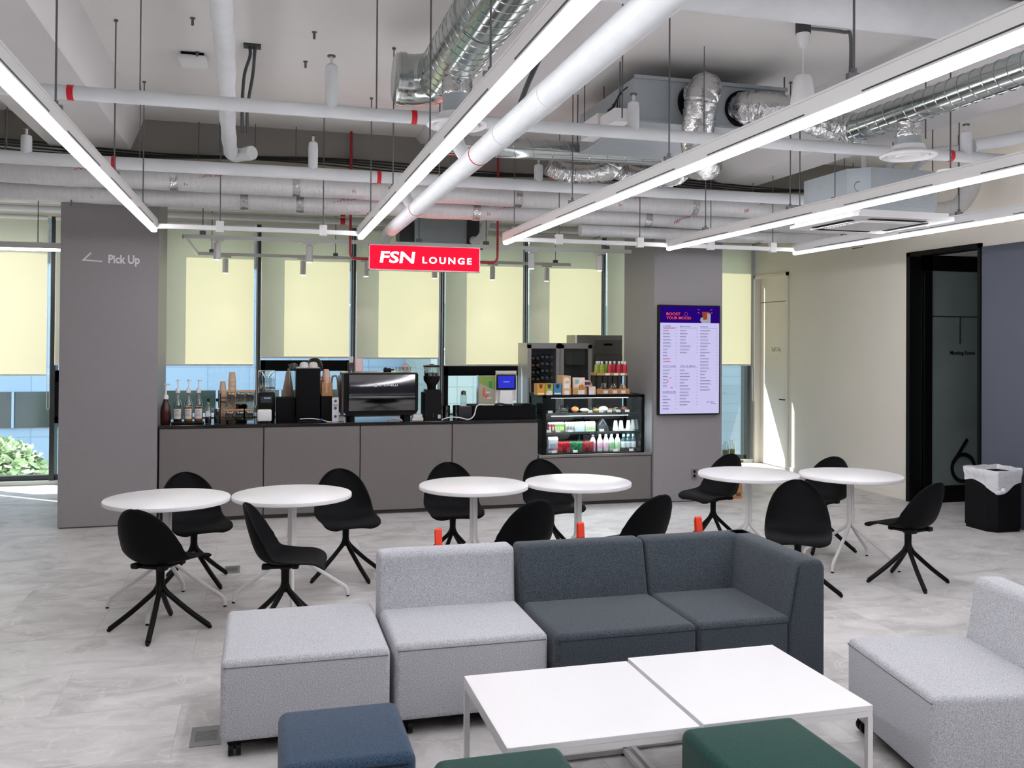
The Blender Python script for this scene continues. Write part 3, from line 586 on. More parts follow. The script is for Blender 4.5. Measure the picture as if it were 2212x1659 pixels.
# ------------------------------------------------------------------ cassette, fan coil, cables, sign
c0 = atz(1712, 502, 2.80); c1 = atz(2035, 476, 2.80); cx, cy = 4.93, 6.62
t = thing('cassette_air_conditioner', 'four-way cassette air conditioner in a grey metal box under the ceiling, right', 'air conditioner', (cx, cy, 2.8))
oc = lambda a, k: [(cx+a, cy-a+k), (cx+a, cy+a-k), (cx+a-k, cy+a), (cx-a+k, cy+a), (cx-a, cy+a-k), (cx-a, cy-a+k), (cx-a+k, cy-a), (cx+a-k, cy-a)]
MB().prism(oc(.43, .13), 'z', 2.86, 3.20).box(cx-.2, cx+.25, cy-.438, cy-.43, 2.90, 2.91).box(cx-.2, cx+.25, cy-.438, cy-.43, 2.93, 2.94).build('unit_casing', M['galv'], t, world=True)
b = MB(); b.tube(arc((cx-.37, cy-.37, 3.05), .04, 0, 2*PI, 20, 'xz'), .002, 4); o = b.build('knockout', M['matblack'], t, world=True)
MB().prism(oc(.475, .03), 'z', 2.80, 2.83).prism(oc(.45, .04), 'z', 2.83, 2.86).build('fascia_panel', M['white'], t, world=True)
b = MB()
for k in range(22): b.box(cx-.25, cx+.25, cy-.25+k*.0235, cy-.25+k*.0235+.012, 2.788, 2.80)
b.build('intake_grille', M['lamp_white'], t, world=True)
for (dx, dy, w, h) in ((-.355, 0, .05, .52), (.355, 0, .05, .52), (0, -.355, .52, .05), (0, .355, .52, .05)):
    f = MB().box(cx+dx-w/2, cx+dx+w/2, cy+dy-h/2, cy+dy+h/2, 2.795, 2.802).build('air_outlet', M['matblack'], t, world=True)
    s_ = .6; MB().box(cx+dx*1.06-w*.3, cx+dx*1.06+w*.3, cy+dy*1.06-h*.3 if h < .1 else cy+dy-h/2, cy+dy*1.06+h*.3 if h < .1 else cy+dy+h/2, 2.775, 2.782).build('louvre', M['white'], f, world=True)
for (dx, dy) in ((-.47, -.2), (-.47, .3), (.47, -.2), (.47, .3)):
    b = MB(); rod(b, cx+dx, cy+dy, 2.98); b.box(cx+dx-.03, cx+dx+.03, cy+dy-.01, cy+dy+.01, 2.97, 2.985); b.build('hanger_rod', M['rod'], t, world=True)
b = MB(); b.tube(smoothpath([(cx-.12, cy-.1, 3.2), (cx-.13, cy-.1, 3.5), (cx-.14, cy-.1, 3.85)], 4), .022, 12); b.tube(smoothpath([(cx+.2, cy, 3.2), (cx+.22, cy, 3.34), (cx+.42, cy-.1, 3.42), (cx+.7, cy-.3, 3.44)], 6), .03, 12); b.tube(smoothpath([(cx+.43, cy, 3.1), (cx+.42, cy-.05, 3.3), (cx+.55, cy-.2, 3.40), (cx+.8, cy-.35, 3.42)], 6), .03, 12)
b.build('insulated_hoses', M['insul'], t, 60, world=True)
t = thing('fan_coil_unit', 'grey box air unit hanging behind the red lounge sign', 'air conditioner', (2.15, 11.4, 3.0))
MB().rbox(1.80, 2.62, 11.2, 11.7, 2.98, 3.34, .01, 2).box(1.82, 2.45, 11.185, 11.2, 3.05, 3.06).build('casing', M['galv'], t, world=True)
MB().box(2.46, 2.62, 11.18, 11.2, 2.99, 3.33).build('valve_panel', M['alum'], t, world=True)
MB().box(1.62, 1.79, 11.25, 11.6, 3.0, 3.36).build('side_module', M['alum'], t, world=True)
MB().box(1.79, 2.66, 11.15, 11.7, 2.95, 2.98).build('drain_tray', M['alum'], t, world=True)
for x in (1.82, 2.6):
    b = MB(); rod(b, x, 11.3, 3.34); b.build('hanger_rod', M['rod'], t, world=True)
b = MB(); b.tube(smoothpath([(2.52, 11.1, 3.06), (2.55, 11.0, 3.05), (2.6, 10.9, 3.12), (2.66, 10.85, 3.35)], 6), .05, 14)
tag(b.build('insulated_hose', M['insul'], None, 60), 'short white insulated hose hanging right of the grey box behind the red sign', 'pipe')
for k, (z, Y, r) in enumerate(((3.52, 11.9, .035), (3.435, 11.85, .045), (3.34, 11.95, .04))):
    tg = pipe('window_side_pipe', ('thin', 'middle', 'lowest')[k]+' pale pipe running along the top of the blinds', 'pipe', [(xa_, Y, z), (xb_, Y, z)], r, M['insul'], stubs=[], rings=[(frac(xa_, xb_, 735, 480, Y), .06)] if k else [], group='pipes along the window head')
t = thing('window_side_duct', 'pale insulated duct high above the window wall', 'duct', (0, 11, 3.66)); MB().tube([(xa_, 10.9, 3.70), (xb_, 10.9, 3.70)], .1, 24).build('duct_body', M['insul'], t, 40, world=True)
# cable bundle along the cross beam
b = MB(); rn = random.Random(5)
for k in range(4):
    pts = [( x, 9.285+.006*(k%2), 3.60-.018*k+.025*math.sin(x*1.9+k*.5)) for x in [xa_+i*.45 for i in range(30)]]
    b.tube(smoothpath(pts, 3), .008, 6)
tag(b.build('cable_bundle', M['cable'], None, 60), 'bundle of black cables sagging along the dark cross beam', 'cable')
for k, x in enumerate((-.62, .85, 2.05, 4.2, -2.3)):
    b = MB(); rod(b, x, 9.27, 3.6, CZ); b.tube(arc((x, 9.285, 3.565), .035, 0, 2*PI, 12, 'yz'), .004, 5)
    tag(b.build('cable_hanger', M['rod']), 'cable hanger ring holding the black cable bundle', 'hanger', 'cable hangers on the cross beam')
b = MB(); pts = [aty(1330, 348, 9.05), aty(1500, 352, 9.05), aty(1560, 300, 8.3), aty(1600, 215, 7.6)]
# sign
Ys = 9.2; A = aty(797, 527, Ys); C = aty(1037, 588, Ys); x0, x1, z1, z0 = A.x, C.x, A.z, A.z-.257
t = thing('hanging_sign', 'glowing red FSN LOUNGE lightbox hanging above the counter', 'sign', ((x0+x1)/2, Ys+.05, z0))
b = MB(); b.box(x0, x1, Ys, Ys+.1, z0, z0+.008); b.box(x0, x1, Ys, Ys+.1, z1-.008, z1); b.box(x0, x0+.008, Ys, Ys+.1, z0, z1); b.box(x1-.008, x1, Ys, Ys+.1, z0, z1); b.box(x0, x1, Ys+.09, Ys+.1, z0, z1); b.build('sign_frame', M['alum_lt'], t, world=True)
MB().box(x0+.008, x1-.008, Ys+.004, Ys+.09, z0+.008, z1-.008).build('red_face', M['signred'], t, world=True)
b = MB(); w = x1-x0; ux = lambda px: x0+(px-797)/240*w; put_text(b, 'FSN', (ux(820), Ys+.002, z0+.073), XU, ZU, YN, ux(896)-ux(820)-.02, .118, .003, bold=.022, shear=.13)
put_text(b, 'LOUNGE', (ux(911), Ys+.002, z0+.078), XU, ZU, YN, ux(1018)-ux(911), .068, .003, bold=.02, space=1.35)
b.build('white_lettering', M['signwhite'], t, world=True)
for s_, px, pt_ in ((-1, 757, 275), (1, 1075, 335)):
    xa = aty(px, 500, Ys+.05).x; xe = x0 if s_ < 0 else x1
    pts = [(xa, Ys+.05, CZ), (xa, Ys+.05, z0+.17)]+[(xa-s_*.06*(1-math.cos(a)) , Ys+.05, z0+.17-.06*math.sin(a)) for a in [PI/2*i/5 for i in range(1, 6)]]+[(xe, Ys+.05, z0+.11)]
    MB().tube(pts, .0125, 12).build('red_hanger_pipe', M['red'], t, 50, world=True)
# smoke detector, speaker pendants, sprinklers in the slab
t = thing('smoke_detector', 'square white ceiling sensor over the left round tables', 'sensor', (-.52, 7.11, CZ)); MB().rbox(-.62, -.42, 7.0, 7.2, CZ-.075, CZ-.02, .02, 3).build('sensor_body', M['whiteplastic'], t, world=True); MB().box(-.6, -.44, 7.02, 7.18, CZ-.02, CZ).build('mount_plate', M['matblack'], t, world=True)
for k, (px, py) in enumerate(((416, 45), (426, 118), (679, 75), (660, 138))):
    p = atz(px, py, CZ-.02); b = MB(); b.lathe([(.018, 0), (.018, -.006), (.009, -.01), (.009, -.05)], (p.x, p.y, CZ), 10)
    tag(b.build('anchor_bolt', M['rod']), 'small bolt poking out of the ceiling slab', 'bolt', 'bolts in the ceiling slab')
t = thing('pendant_speaker', 'white bell-shaped pendant hanging from a grey ceiling box', 'pendant', (3.55, 5.35, 3.4)); px_, py_ = 3.45, 5.32
c_ = atz(1735, 50, CZ); zq = lambda py: aty(1735, py, c_.y).z
MB().lathe([(.05, CZ-.07), (.05, CZ)], (c_.x, c_.y, 0), 24).build('junction_box', M['alum'], t, 40, world=True)
MB().lathe([(.018, zq(104)), (.03, zq(98)), (.046, zq(70)), (.046, CZ-.07)], (c_.x, c_.y, 0), 24).build('ceiling_cup', M['white'], t, 50, world=True)
MB().cyl((c_.x, c_.y, zq(163)), (c_.x, c_.y, zq(104)), .004, n=8).build('cord', M['white'], t, world=True)
MB().lathe([(.0, zq(163)), (.045, zq(164)), (.058, zq(172)), (.078, zq(215)), (.084, zq(238)), (.079, zq(240)), (.07, zq(225)), (.0, zq(225))], (c_.x, c_.y, 0), 32).build('bell_shade', M['white'], t, 50, world=True)
MB().tube(smoothpath([(c_.x+.05, c_.y, CZ-.03), (c_.x+.3, c_.y, CZ-.03), (c_.x+.36, c_.y, CZ-.06), (c_.x+.37, c_.y+.02, CZ-.4)], 6), .012, 10).build('conduit', M['rod'], t, 60, world=True)
c_ = atz(2053, 368, 3.0); t = thing('pendant_speaker', 'small white trumpet-shaped fitting between the two right-hand linear lights', 'pendant', (c_.x, c_.y, 2.9))
MB().lathe([(.0, -.12), (.03, -.12), (.028, -.06), (.04, -.03), (.085, -.008), (.085, 0), (0, 0)], (c_.x, c_.y, 3.0), 24).build('bell_shade', M['white'], t, 50, world=True)
b = MB(); rod(b, c_.x, c_.y, 3.0); b.build('hanger_rod', M['rod'], t, world=True)
# loose hanger rods and flexible conduits from the slab
for k, (px, py0, py1, Y) in enumerate(((815, 8, 235, 5.6), (552, 272, 345, 9.2), (700, 262, 345, 9.2), (475, 262, 330, 9.2), (640, 270, 340, 9.2), (1263, 190, 262, 7.0), (1305, 130, 262, 7.0), (2000, 70, 300, 5.4), (1345, 60, 255, 5.0), (155, 375, 470, 9.0), (15, 235, 320, 8.0))):
    p = aty(px, py0, Y); q = aty(px, py1, Y); zt = CZ if p.z > 3.6 else min(CZ, p.z+.4)
    b = MB(); rod(b, p.x, Y, max(q.z, 3.0), CZ, .005); tag(b.build('threaded_rod', M['rod']), 'bare threaded rod hanging from the ceiling slab', 'rod', 'bare hanger rods')
b = MB(); p = atz(545, 98, CZ)
for k in (-1, 1): b.tube(smoothpath([(p.x+.02*k, p.y, CZ), (p.x+.015*k, p.y+.05, 3.84), (p.x+.03*k-.03, p.y+.35, 3.78), (p.x-.06+.02*k, p.y+.6, 3.6), (p.x-.06+.02*k, p.y+.7, 3.42)], 6), .012, 8)
b.box(p.x-.06, p.x+.06, p.y-.05, p.y+.05, CZ-.012, CZ)
tag(b.build('ceiling_conduit', M['alum'], None, 60), 'pair of grey flexible conduits dropping from a ceiling box beside the drain pipe', 'conduit')
b = MB(); p = aty(1160, 0, 5.0); b.tube(smoothpath([(p.x+.3, 4.0, 3.87), (1.75, 5.2, 3.80), (1.72, 5.8, 3.6), (1.7, 6.1, 3.42)], 6), .018, 10)
tag(b.build('ceiling_conduit', M['alum'], None, 60), 'grey flexible conduit dropping beside the thick white pipe', 'conduit')
b = MB(); p = atz(1510, 8, 3.8); 
for k in (0, .05): b.box(p.x-.25, p.x+.12, p.y-.03+k, p.y-.005+k, 3.8, 3.825)
tag(b.build('channel_bracket', M['alum']), 'short grey steel channel bracket at the top edge above the thick pipe', 'bracket')
t = pipe('branch_pipe', 'short white insulated pipe slanting up at the right edge', 'pipe', [(5.3, 5.85, 3.34), (6.3, 5.45, 3.53)], .05, M['insul'])
# pillar lettering, outlet, menu display
b = MB(); Yp = 9.418
p = aty(234, 571, Yp); q = aty(302, 552, Yp); put_text(b, 'Pick Up', (p.x, Yp, p.z-.015), XU, ZU, YN, q.x-p.x, q.z-p.z+.015, .002, bold=.03)
p0 = aty(176, 562, Yp); p1 = aty(221, 565, Yp); p2 = aty(197, 546, Yp)
b.prism([(p0.x, p0.z-.004), (p1.x, p1.z-.004), (p1.x, p1.z+.006), (p0.x+.03, p0.z+.008), (p2.x+.004, p2.z-.004), (p2.x-.006, p2.z+.004)], 'y', Yp-.002, Yp)
tag(b.build('wall_lettering', M['white']), 'white Pick Up lettering with a left-pointing arrow on the grey pillar', 'sign')
Yo = 9.418; p = aty(1499, 1023, Yo); t = thing('wall_outlet', 'grey double power outlet low on the right pillar', 'power outlet', (p.x, Yo, p.z-.06))
MB().rbox(p.x-.035, p.x+.035, Yo-.012, Yo, p.z-.055, p.z+.055, .004, 2).build('cover_plate', cm('#7a7674', .4), t, world=True)
for dz in (-.024, .024): MB().cyl((p.x, Yo-.0135, p.z+dz), (p.x, Yo-.011, p.z+dz), .017, n=16).build('socket', M['matblack'], t, world=True)
Ym = 9.36; A = aty(1424, 658, Ym); Bq = aty(1556, 660, Ym); Cq = aty(1554, 895, Ym); x0, x1, z1, z0 = A.x, Bq.x, A.z, Cq.z
t = thing('menu_display', 'tall wall-mounted cafe menu screen on the right pillar', 'screen', ((x0+x1)/2, 9.42, z0))
MB().rbox(x0, x1, Ym, 9.42, z0, z1, .004, 1).build('display_body', M['black'], t, world=True)
W_, H_ = x1-x0, z1-z0; sx0, sx1, sz0, sz1 = x0+.014, x1-.014, z0+.014, z1-.014; u = lambda f: sx0+(sx1-sx0)*f; v = lambda f: sz1-(sz1-sz0)*f
MB().box(sx0, sx1, Ym-.002, Ym, sz0, v(.155)).build('menu_panel', emis('menu_lavender', '#c4bfe6', .78), t, world=True)
MB().box(sx0, sx1, Ym-.002, Ym, v(.155), sz1).build('header_panel', emis('menu_purple', '#23066e', .8), t, world=True)
em_or = emis('menu_orange', '#f0523c', .9); em_bl = emis('menu_blue', '#2b3a9a', .7); em_gr = emis('menu_grey', '#6a668c', .7); em_rd = emis('menu_red', '#e0405a', .8)
b = MB(); F = Ym-.003; ht = .026*(sz1-sz0)
for (s_, a, c, r_) in (('BOOST', .10, .335, .085), ('YOUR MOOD', .10, .515, .122)): put_text(b, s_, (u(a), F, v(r_)), XU, ZU, YN, u(c)-u(a), ht, .001, bold=.006)
for s_ in (-1, 1):
    for k, (dx, dz) in enumerate(((.03, .0), (.045, -.04))):
        cxx = u(.755)+s_*(.085*(sx1-sx0)); zz = v(.035+.03*k); b.prism([(cxx, zz), (cxx+s_*.02, zz+.012), (cxx+s_*.016, zz+.003), (cxx+s_*.034, zz+.012), (cxx+s_*.012, zz-.006), (cxx+s_*.016, zz+.003)][:4], 'y', F-.001, F)
b.tube(arc((u(.43), F, v(.075)), .02, 0, 2*PI, 16, 'xz'), .0012, 4)
b.build('header_lettering', em_or, t, world=True)
b = MB(); ucx = u(.765); b.prism([(ucx-.045, v(.05)), (ucx+.05, v(.05)), (ucx+.04, v(.135)), (ucx-.03, v(.135))], 'y', F-.0005, F); b.build('pictured_cup', emis('menu_cup', '#8a3c22', .9), t, world=True)
b = MB(); b.prism([(ucx+.02, v(.06)), (ucx+.062, v(.07)), (ucx+.06, v(.155)), (ucx-.045, v(.155)), (ucx-.07, v(.13)), (ucx-.06, v(.105)), (ucx-.035, v(.10)), (ucx-.028, v(.125)), (ucx+.02, v(.12))], 'y', F-.0015, F-.0008); b.build('pictured_hand', emis('menu_hand', '#9a9aa8', .8), t, world=True)
b = MB(); b.lathe([(0, 0), (.05, 0), (.05, .001)], (0, 0, 0), 20)
bh, bt, bg_, br_ = MB(), MB(), MB(), MB()
cols = [(.045, .275), (.33, .63), (.675, .965)]
def head(s_, c, y):
    bh = MB()
    a, e = cols[c]; put_text(bh, s_, (u(a), F, v(y)), XU, ZU, YN, (u(e)-u(a))*min(.95, .085*len(s_)+.05), .0125, .001, bold=.02); bh.box(u(a), u(e), F-.001, F, v(y+.009), v(y+.007)); bh.build('menu_heading', em_bl, t, world=True)
rn = random.Random(11)
def rows(c, y0, n, sp=.0292):
    a, e = cols[c]
    for i in range(n):
        y = y0+i*sp; L = rn.uniform(.28, .62)*(u(e)-u(a)); x = u(a)
        while x < u(a)+L:
            w_ = rn.uniform(.006, .014); bt.box(x, min(x+w_, u(a)+L), F-.001, F, v(y+.006), v(y)); x += w_+.0025
        bg_.box(u(a), u(a)+L*rn.uniform(.7, 1.2), F-.001, F, v(y+.0135), v(y+.0105)); bg_.box(u(e)-.014, u(e), F-.001, F, v(y+.006), v(y+.001))
head('COFFEE', 0, .192); rows(0, .222, 10); head('BOTTLE', 1, .193); rows(1, .222, 8); head('SNACK', 2, .195); rows(2, .222, 20)
head('DUTCH COFFEE', 0, .562); rows(0, .592, 6); head('TEA & MILK', 1, .562); rows(1, .592, 12); head('BLENDED & ADE', 0, .802); rows(0, .832, 5)
for (a, c, y) in ((.05, .25, .206), (.15, .19, .665), (.11, .15, .695), (.17, .21, .755), (.05, .17, .512)): br_.box(u(a), u(c), F-.001, F, v(y+.006), v(y))
bh = MB(); bh.box(u(.79), u(.83), F-.001, F, v(.897), v(.891)); put_text(bh, 'zero', (u(.84), F, v(.899)), XU, ZU, YN, .05, .011, .001, .02, shear=.2); put_text(bh, 'with', (u(.86), F, v(.913)), XU, ZU, YN, .06, .011, .001, .02, shear=.2)
bh.build('screen_footer', em_bl, t, world=True); bt.build('menu_items', em_gr, t, world=True); bg_.build('menu_subtitles', emis('menu_pale', '#9c98c0', .75), t, world=True); br_.build('menu_red_notes', em_rd, t, world=True)

t = thing('foil_duct', 'short crinkled foil duct elbow near the beige wall at the right', 'duct', (6.3, 7.62, 3.1))
b = MB(); P = [aty(2105, 372, 7.62), aty(2095, 410, 7.62), aty(2070, 445, 7.62), aty(2030, 455, 7.62), aty(1992, 452, 7.62)]; flexd(b, P, .085, sub=8, amp=.03); b.build('duct_body', M['foil'], t, 60, world=True)
b = MB(); rod(b, P[2].x, 7.62, P[2].z+.08); b.build('hanger_rod', M['rod'], t, world=True)
# ------------------------------------------------------------------ counter
YC = 9.46; SX = [-.972, .013, .973, 1.938, 2.889, 4.222]; ZC = .955; ZL = .565
t = thing('service_counter', 'long grey panelled cafe counter with a dark stone top', 'counter', (1.0, 9.9, 0))
b = MB(); b.box(SX[0], SX[4], YC+.02, 10.12, .05, ZC-.03); b.build('carcass', M['seam'], t, world=True)
for i in range(4): MB().rbox(SX[i]+.006, SX[i+1]-.006, YC, YC+.02, .045, ZC-.035, .002, 1).build('front_panel', M['counter'], t, world=True)
MB().box(SX[0], SX[4], YC+.05, YC+.07, 0, .05).build('plinth', M['seam'], t, world=True)
MB().rbox(SX[0]-.0, SX[4]+.0, YC-.01, 10.16, ZC-.03, ZC, .004, 2).build('stone_top', M['ctop'], t, world=True)
t = thing('low_counter', 'lower grey counter section carrying the glass display case', 'counter', (3.55, 9.9, 0))
MB().box(SX[4]+.01, SX[5], YC+.02, 10.12, .05, ZL-.03).build('carcass', M['seam'], t, world=True)
MB().rbox(SX[4]+.014, SX[5]-.006, YC, YC+.02, .045, ZL-.035, .002, 1).build('front_panel', M['counter'], t, world=True)
MB().box(SX[4]+.01, SX[5], YC+.05, YC+.07, 0, .05).build('plinth', M['seam'], t, world=True)
MB().rbox(SX[4]+.004, SX[5]-.0, YC-.01, 10.16, ZL-.03, ZL, .004, 2).build('top_slab', M['counter'], t, world=True)
t = thing('back_counter', 'dark rear work counter below the windows behind the bar', 'counter', (1, 11.9, 0))
MB().box(SX[0]+.05, 3.05, 11.62, 12.22, .04, .82).build('carcass', M['matblack'], t, world=True)
MB().box(SX[0]+.05, 3.05, 11.6, 12.24, .82, .86).build('worktop', M['steel'], t, world=True)
MB().box(SX[0]+.05, 3.05, 11.66, 12.2, 0, .04).build('plinth', M['matblack'], t, world=True)

def PX(px, Y=9.75): return aty(px, 880, Y).x
def PPM(px, Y=9.75): return FPX/(fwd.dot(Vector((PX(px, Y), Y, 0))))
def pz(px, py, Y=9.75): return aty(px, py, Y).z
def sp(px0, px1, Y=9.75): return PX(px0, Y), PX(px1, Y)

# syrup bottles
Y = 9.62
x = PX(358, Y); t = thing('syrup_bottle', 'dark red squeeze bottle with a long white pump at the left end of the counter', 'bottle', (x, Y, ZC))
MB().lathe([(.042, 0), (.05, .01), (.051, .12), (.045, .17), (.026, .225), (.022, .24), (.024, .25)], n=24).build('bottle_body', M['darkred'], t, 50)
MB().lathe([(.024, .248), (.026, .252), (.025, .28), (.014, .29), (.009, .30), (.009, .385), (.02, .39), (.02, .4), (0, .402)], n=16).box(0, .045, -.009, .009, .385, .397).build('pump', M['whiteplastic'], t, 50)
tr = thing('bottle_tray', 'black rectangular tray under the three clear pump bottles', 'tray', (PX(406, Y), Y, ZC)); MB().rbox(-.155, .155, -.06, .06, 0, .022, .008, 2).build('tray_body', M['black'], tr)
for k, (px, lq, lab) in enumerate(((384, 'cola', 'clear pump bottle with dark syrup, left one on the black tray'), (407, 'amber', 'clear pump bottle with amber syrup, middle one on the black tray'), (429, 'amber', 'clear pump bottle with brown syrup, right one on the black tray'))):
    t = thing('syrup_bottle', lab, 'bottle', (PX(px, Y), Y, ZC+.022), group='pump bottles on the black tray')
    MB().lathe([(.036, 0), (.04, .006), (.04, .165), (.034, .195), (.018, .235), (.016, .29)], n=24).build('glass_body', M['jglass'], t, 50)
    MB().lathe([(.0, .002), (.037, .004), (.037, .07 if k == 0 else .15), (0, .07 if k == 0 else .15)], n=20).build('syrup', (M['cola'], M['amber'], mat('brown_syrup', '#8a4610', .15))[k], t, 50)
    f = MB().grid(lambda a, c: (.0405*math.sin((a-.5)*1.9), -.0405*math.cos((a-.5)*1.9), .03+.1*c), 8, 1).build('paper_label', M['paper'], t, 50)
    b = MB()
    for r_ in range(5): b.box(-.02, .02-.006*(r_ % 2), -.0418, -.041, .06+.013*r_, .064+.013*r_)
    b.build('label_print', cm('#8c8480'), f)
    MB().lathe([(.02, .285), (.022, .29), (.022, .318), (.014, .335), (.005, .34), (.0045, .40), (.014, .405), (.012, .418), (0, .42)], n=16).box(0, .03, -.005, .005, .405, .415).build('pump', M['whiteplastic'], t, 50)
for (px, h, lq, lab) in ((450, .25, .1, 'small clear bottle with black cap and white label, beside the pump bottles'), (469, .25, .2, 'dark syrup bottle with black cap, left of the wire jar rack')):
    t = thing('syrup_bottle', lab, 'bottle', (PX(px, Y), Y, ZC)); MB().lathe([(.027, 0), (.03, .005), (.03, .16), (.012, .19), (.011, .22)], n=20).build('glass_body', M['jglass'], t, 50)
    MB().lathe([(0, .002), (.028, .004), (.028, lq*.72), (0, lq*.72)], n=16).build('syrup', M['matblack'], t, 50); MB().lathe([(.013, .22), (.013, .25), (0, .25)], n=14).build('cap', M['black'], t, 50)
    if lq < .15: MB().box(-.02, .018, -.0325, -.031, .07, .125).build('paper_label', M['paper'], t)
# jar rack
Y = 9.72; xa, xb = sp(476, 550, Y); t = thing('jar_rack', 'two-tier black wire rack holding six wood-lidded jars', 'rack', ((xa+xb)/2, Y, ZC)); b = MB(); w = (xb-xa)/2
for s1 in (-w, w):
    for s2 in (-.07, .07): b.cyl((s1, s2, 0), (s1, s2, .30), .003, n=6)
for z in (.02, .05, .21, .25):
    for s2 in (-.07, .07): b.cyl((-w, s2, z), (w, s2, z), .0025, n=6)
    for s1 in (-w, w): b.cyl((s1, -.07, z), (s1, .07, z), .0025, n=6)
for z in (.02, .21):
    for i in range(12): b.cyl((-w+2*w*i/11, -.07, z), (-w+2*w*i/11, .07, z), .0018, n=5)
b.build('wire_frame', M['blackmetal'], t, 50)
cont = ['#6b5a4a', '#45443f', '#3c3226', '#5a3b2c', '#2f3a33', '#4f4636']; J = None
for k in range(6):
    px = (498, 519, 539, 495, 517, 539)[k]; z = ZC+(.213 if k < 3 else .023); lab = 'glass jar with flat wooden lid, %s in the %s tier of the rack' % (('left', 'middle', 'right')[k % 3], 'upper' if k < 3 else 'lower')
    t = thing('storage_jar', lab, 'jar', (PX(px, Y), Y-.015, z), group='wood-lidded jars in the wire rack')
    MB().rbox(-.043, .043, -.04, .04, 0, .095, .012, 2).build('jar_glass', M['jglass'], t, 40)
    MB().rbox(-.038, .038, -.035, .035, .004, .076, .01, 2).build('contents', mat('tea_leaves_%d' % k, cont[k], .9, vary=.6, scale=60), t)
    MB().rbox(-.046, .046, -.043, .043, .095, .112, .006, 2).build('wooden_lid', M['wood'], t, 40)
# cup stacks
def cups(px, py0, py1, Y, n, col, lab, r=.042):
    x = PX(px, Y); z1 = pz(px, py0, Y); z0 = ZC; t = thing('paper_cup_stack', lab, 'cups', (x, Y, z0)); H = z1-z0; hc = .1; b = MB(); k = n
    for i in range(n):
        zz = (H-hc)*i/max(1, n-1); b.lathe([(r*.98, zz), (r*1.02, zz+.006), (r, zz+.008), (r*.72, zz+hc), (0, zz+hc)], n=20)
    b.build('cups', col, t, 30); return t
cups(481, 824, 905, 9.86, 9, M['tan'], 'shorter stack of tan paper cups behind the jar rack', .035); cups(501, 804, 905, 9.88, 10, M['tan'], 'taller stack of tan paper cups behind the jar rack', .04)
Y = 9.93; x = PX(521, Y); t = thing('steel_bucket', 'stainless steel canister behind the jar rack', 'canister', (x, Y, ZC)); MB().lathe([(.06, 0), (.062, .16), (.066, .165), (.06, .17), (.056, .02), (0, .02)], n=28).build('canister_body', M['bronze'], t, 40)
for k in range(2): tag(MB().cyl((PX(478, 9.9), 9.9-.0, ZC+.06+.026*k+.02), (PX(506, 9.9), 9.9, ZC+.06+.026*k+.02), .013, n=12).build('towel_roll', cm('#d9b9ae', .8), None, 40), 'rolled pink cloth lying behind the jar rack', 'cloth', 'rolled pink cloths behind the rack')
tag(MB().rbox(PX(476, 9.9), PX(508, 9.9), 9.86, 9.96, ZC, ZC+.067, .005, 1).build('storage_box', M['black']), 'small black box under the rolled pink cloths', 'box')
# covered blender
Y = 9.85; xa, xb = sp(557, 594, Y); w = (xb-xa)/2; t = thing('blender', 'blender with clear square sound cover and black control base', 'blender', ((xa+xb)/2, Y, ZC))
zb = pz(575, 848, Y)-ZC; zt = pz(575, 800, Y)-ZC
MB().rbox(-w, w, -.1, .12, 0, zb, .012, 2).build('base', M['black'], t, 40); MB().rbox(-w*.7, w*.6, -.102, -.1, zb-.1, zb-.035, .002, 1).build('control_panel', cm('#3b3e44', .3), t); MB().box(-w*.3, w*.5, -.104, -.102, zb-.06, zb-.043).build('display_window', cm('#9fb7c4', .2), t)
MB().rbox(-w, w, -.1, .12, zb, zt, .012, 2).build('sound_cover', M['jglass'], t, 40); MB().lathe([(.03, zb+.0), (.045, zb+.05), (.05, zt-.06), (.045, zt-.04), (0, zt-.035)], n=20).build('jug', M['jglass'], t, 50); MB().box(-w, w, -.08, .08, zb+.04, zb+.055).build('jug_clamp', cm('#8b5a48'), t)
Y = 9.60; xa, xb = sp(556, 587, Y); w = (xb-xa)/2; t = thing('napkin_dispenser', 'small white rounded napkin dispenser on the counter edge', 'dispenser', ((xa+xb)/2, Y, ZC)); MB().rbox(-w, w, -.05, .05, .012, .135, .02, 4).build('dispenser_body', M['whiteplastic'], t, 50); MB().box(-w*.6, w*.6, -.045, .045, 0, .02).build('foot', M['black'], t)
# black machines
Y = 9.78
def bx(name, lab, cat, px0, px1, py, Y, d, m=M['matblack'], part='body', top=None):
    xa, xb = sp(px0, px1, Y-d/2); h = pz((px0+px1)/2, py, Y-d/2)-ZC; t = thing(name, lab, cat, ((xa+xb)/2, Y, ZC)); w = (xb-xa)/2
    MB().rbox(-w, w, -d/2, d/2, 0, h, .006, 2).build(part, m, t, 40)
    if top: MB().rbox(-w-.004, w+.004, -d/2-.004, d/2+.004, h, h+.012, .004, 1).build('top_tray', top, t)
    return t, w, h
bx('drawer_box', 'low black box left of the tall black coffee tower', 'box', 596, 638, 860, 9.8, .28)
t, w, h = bx('coffee_tower', 'tall narrow matt black coffee brewing tower', 'coffee machine', 640, 691, 797, 9.78, .34, top=M['steel'])
for k, px in enumerate((656, 676)):
    x = PX(px, 9.72); tt = thing('white_cup', 'ribbed white dome cup upside down on the black tower, %s one' % ('left', 'right')[k], 'cup', (x, 9.72, ZC+h+.012), group='white cups on the black tower')
    b = MB(); b.lathe([(.044+.002*(i % 2), 0) for i in range(1)]+[(.045, .0), (.045, .015), (.04, .04), (.025, .055), (0, .06)], n=20); b.build('cup_body', M['whiteplastic'], tt, 30)
    b = MB()
    for i in range(10): a = 2*PI*i/10; b.tube([(.0455*math.cos(a), .0455*math.sin(a), .003), (.041*math.cos(a), .041*math.sin(a), .04), (.026*math.cos(a), .026*math.sin(a), .055)], .002, 4)
    b.build('ribs', cm('#c9c4bf'), tt)
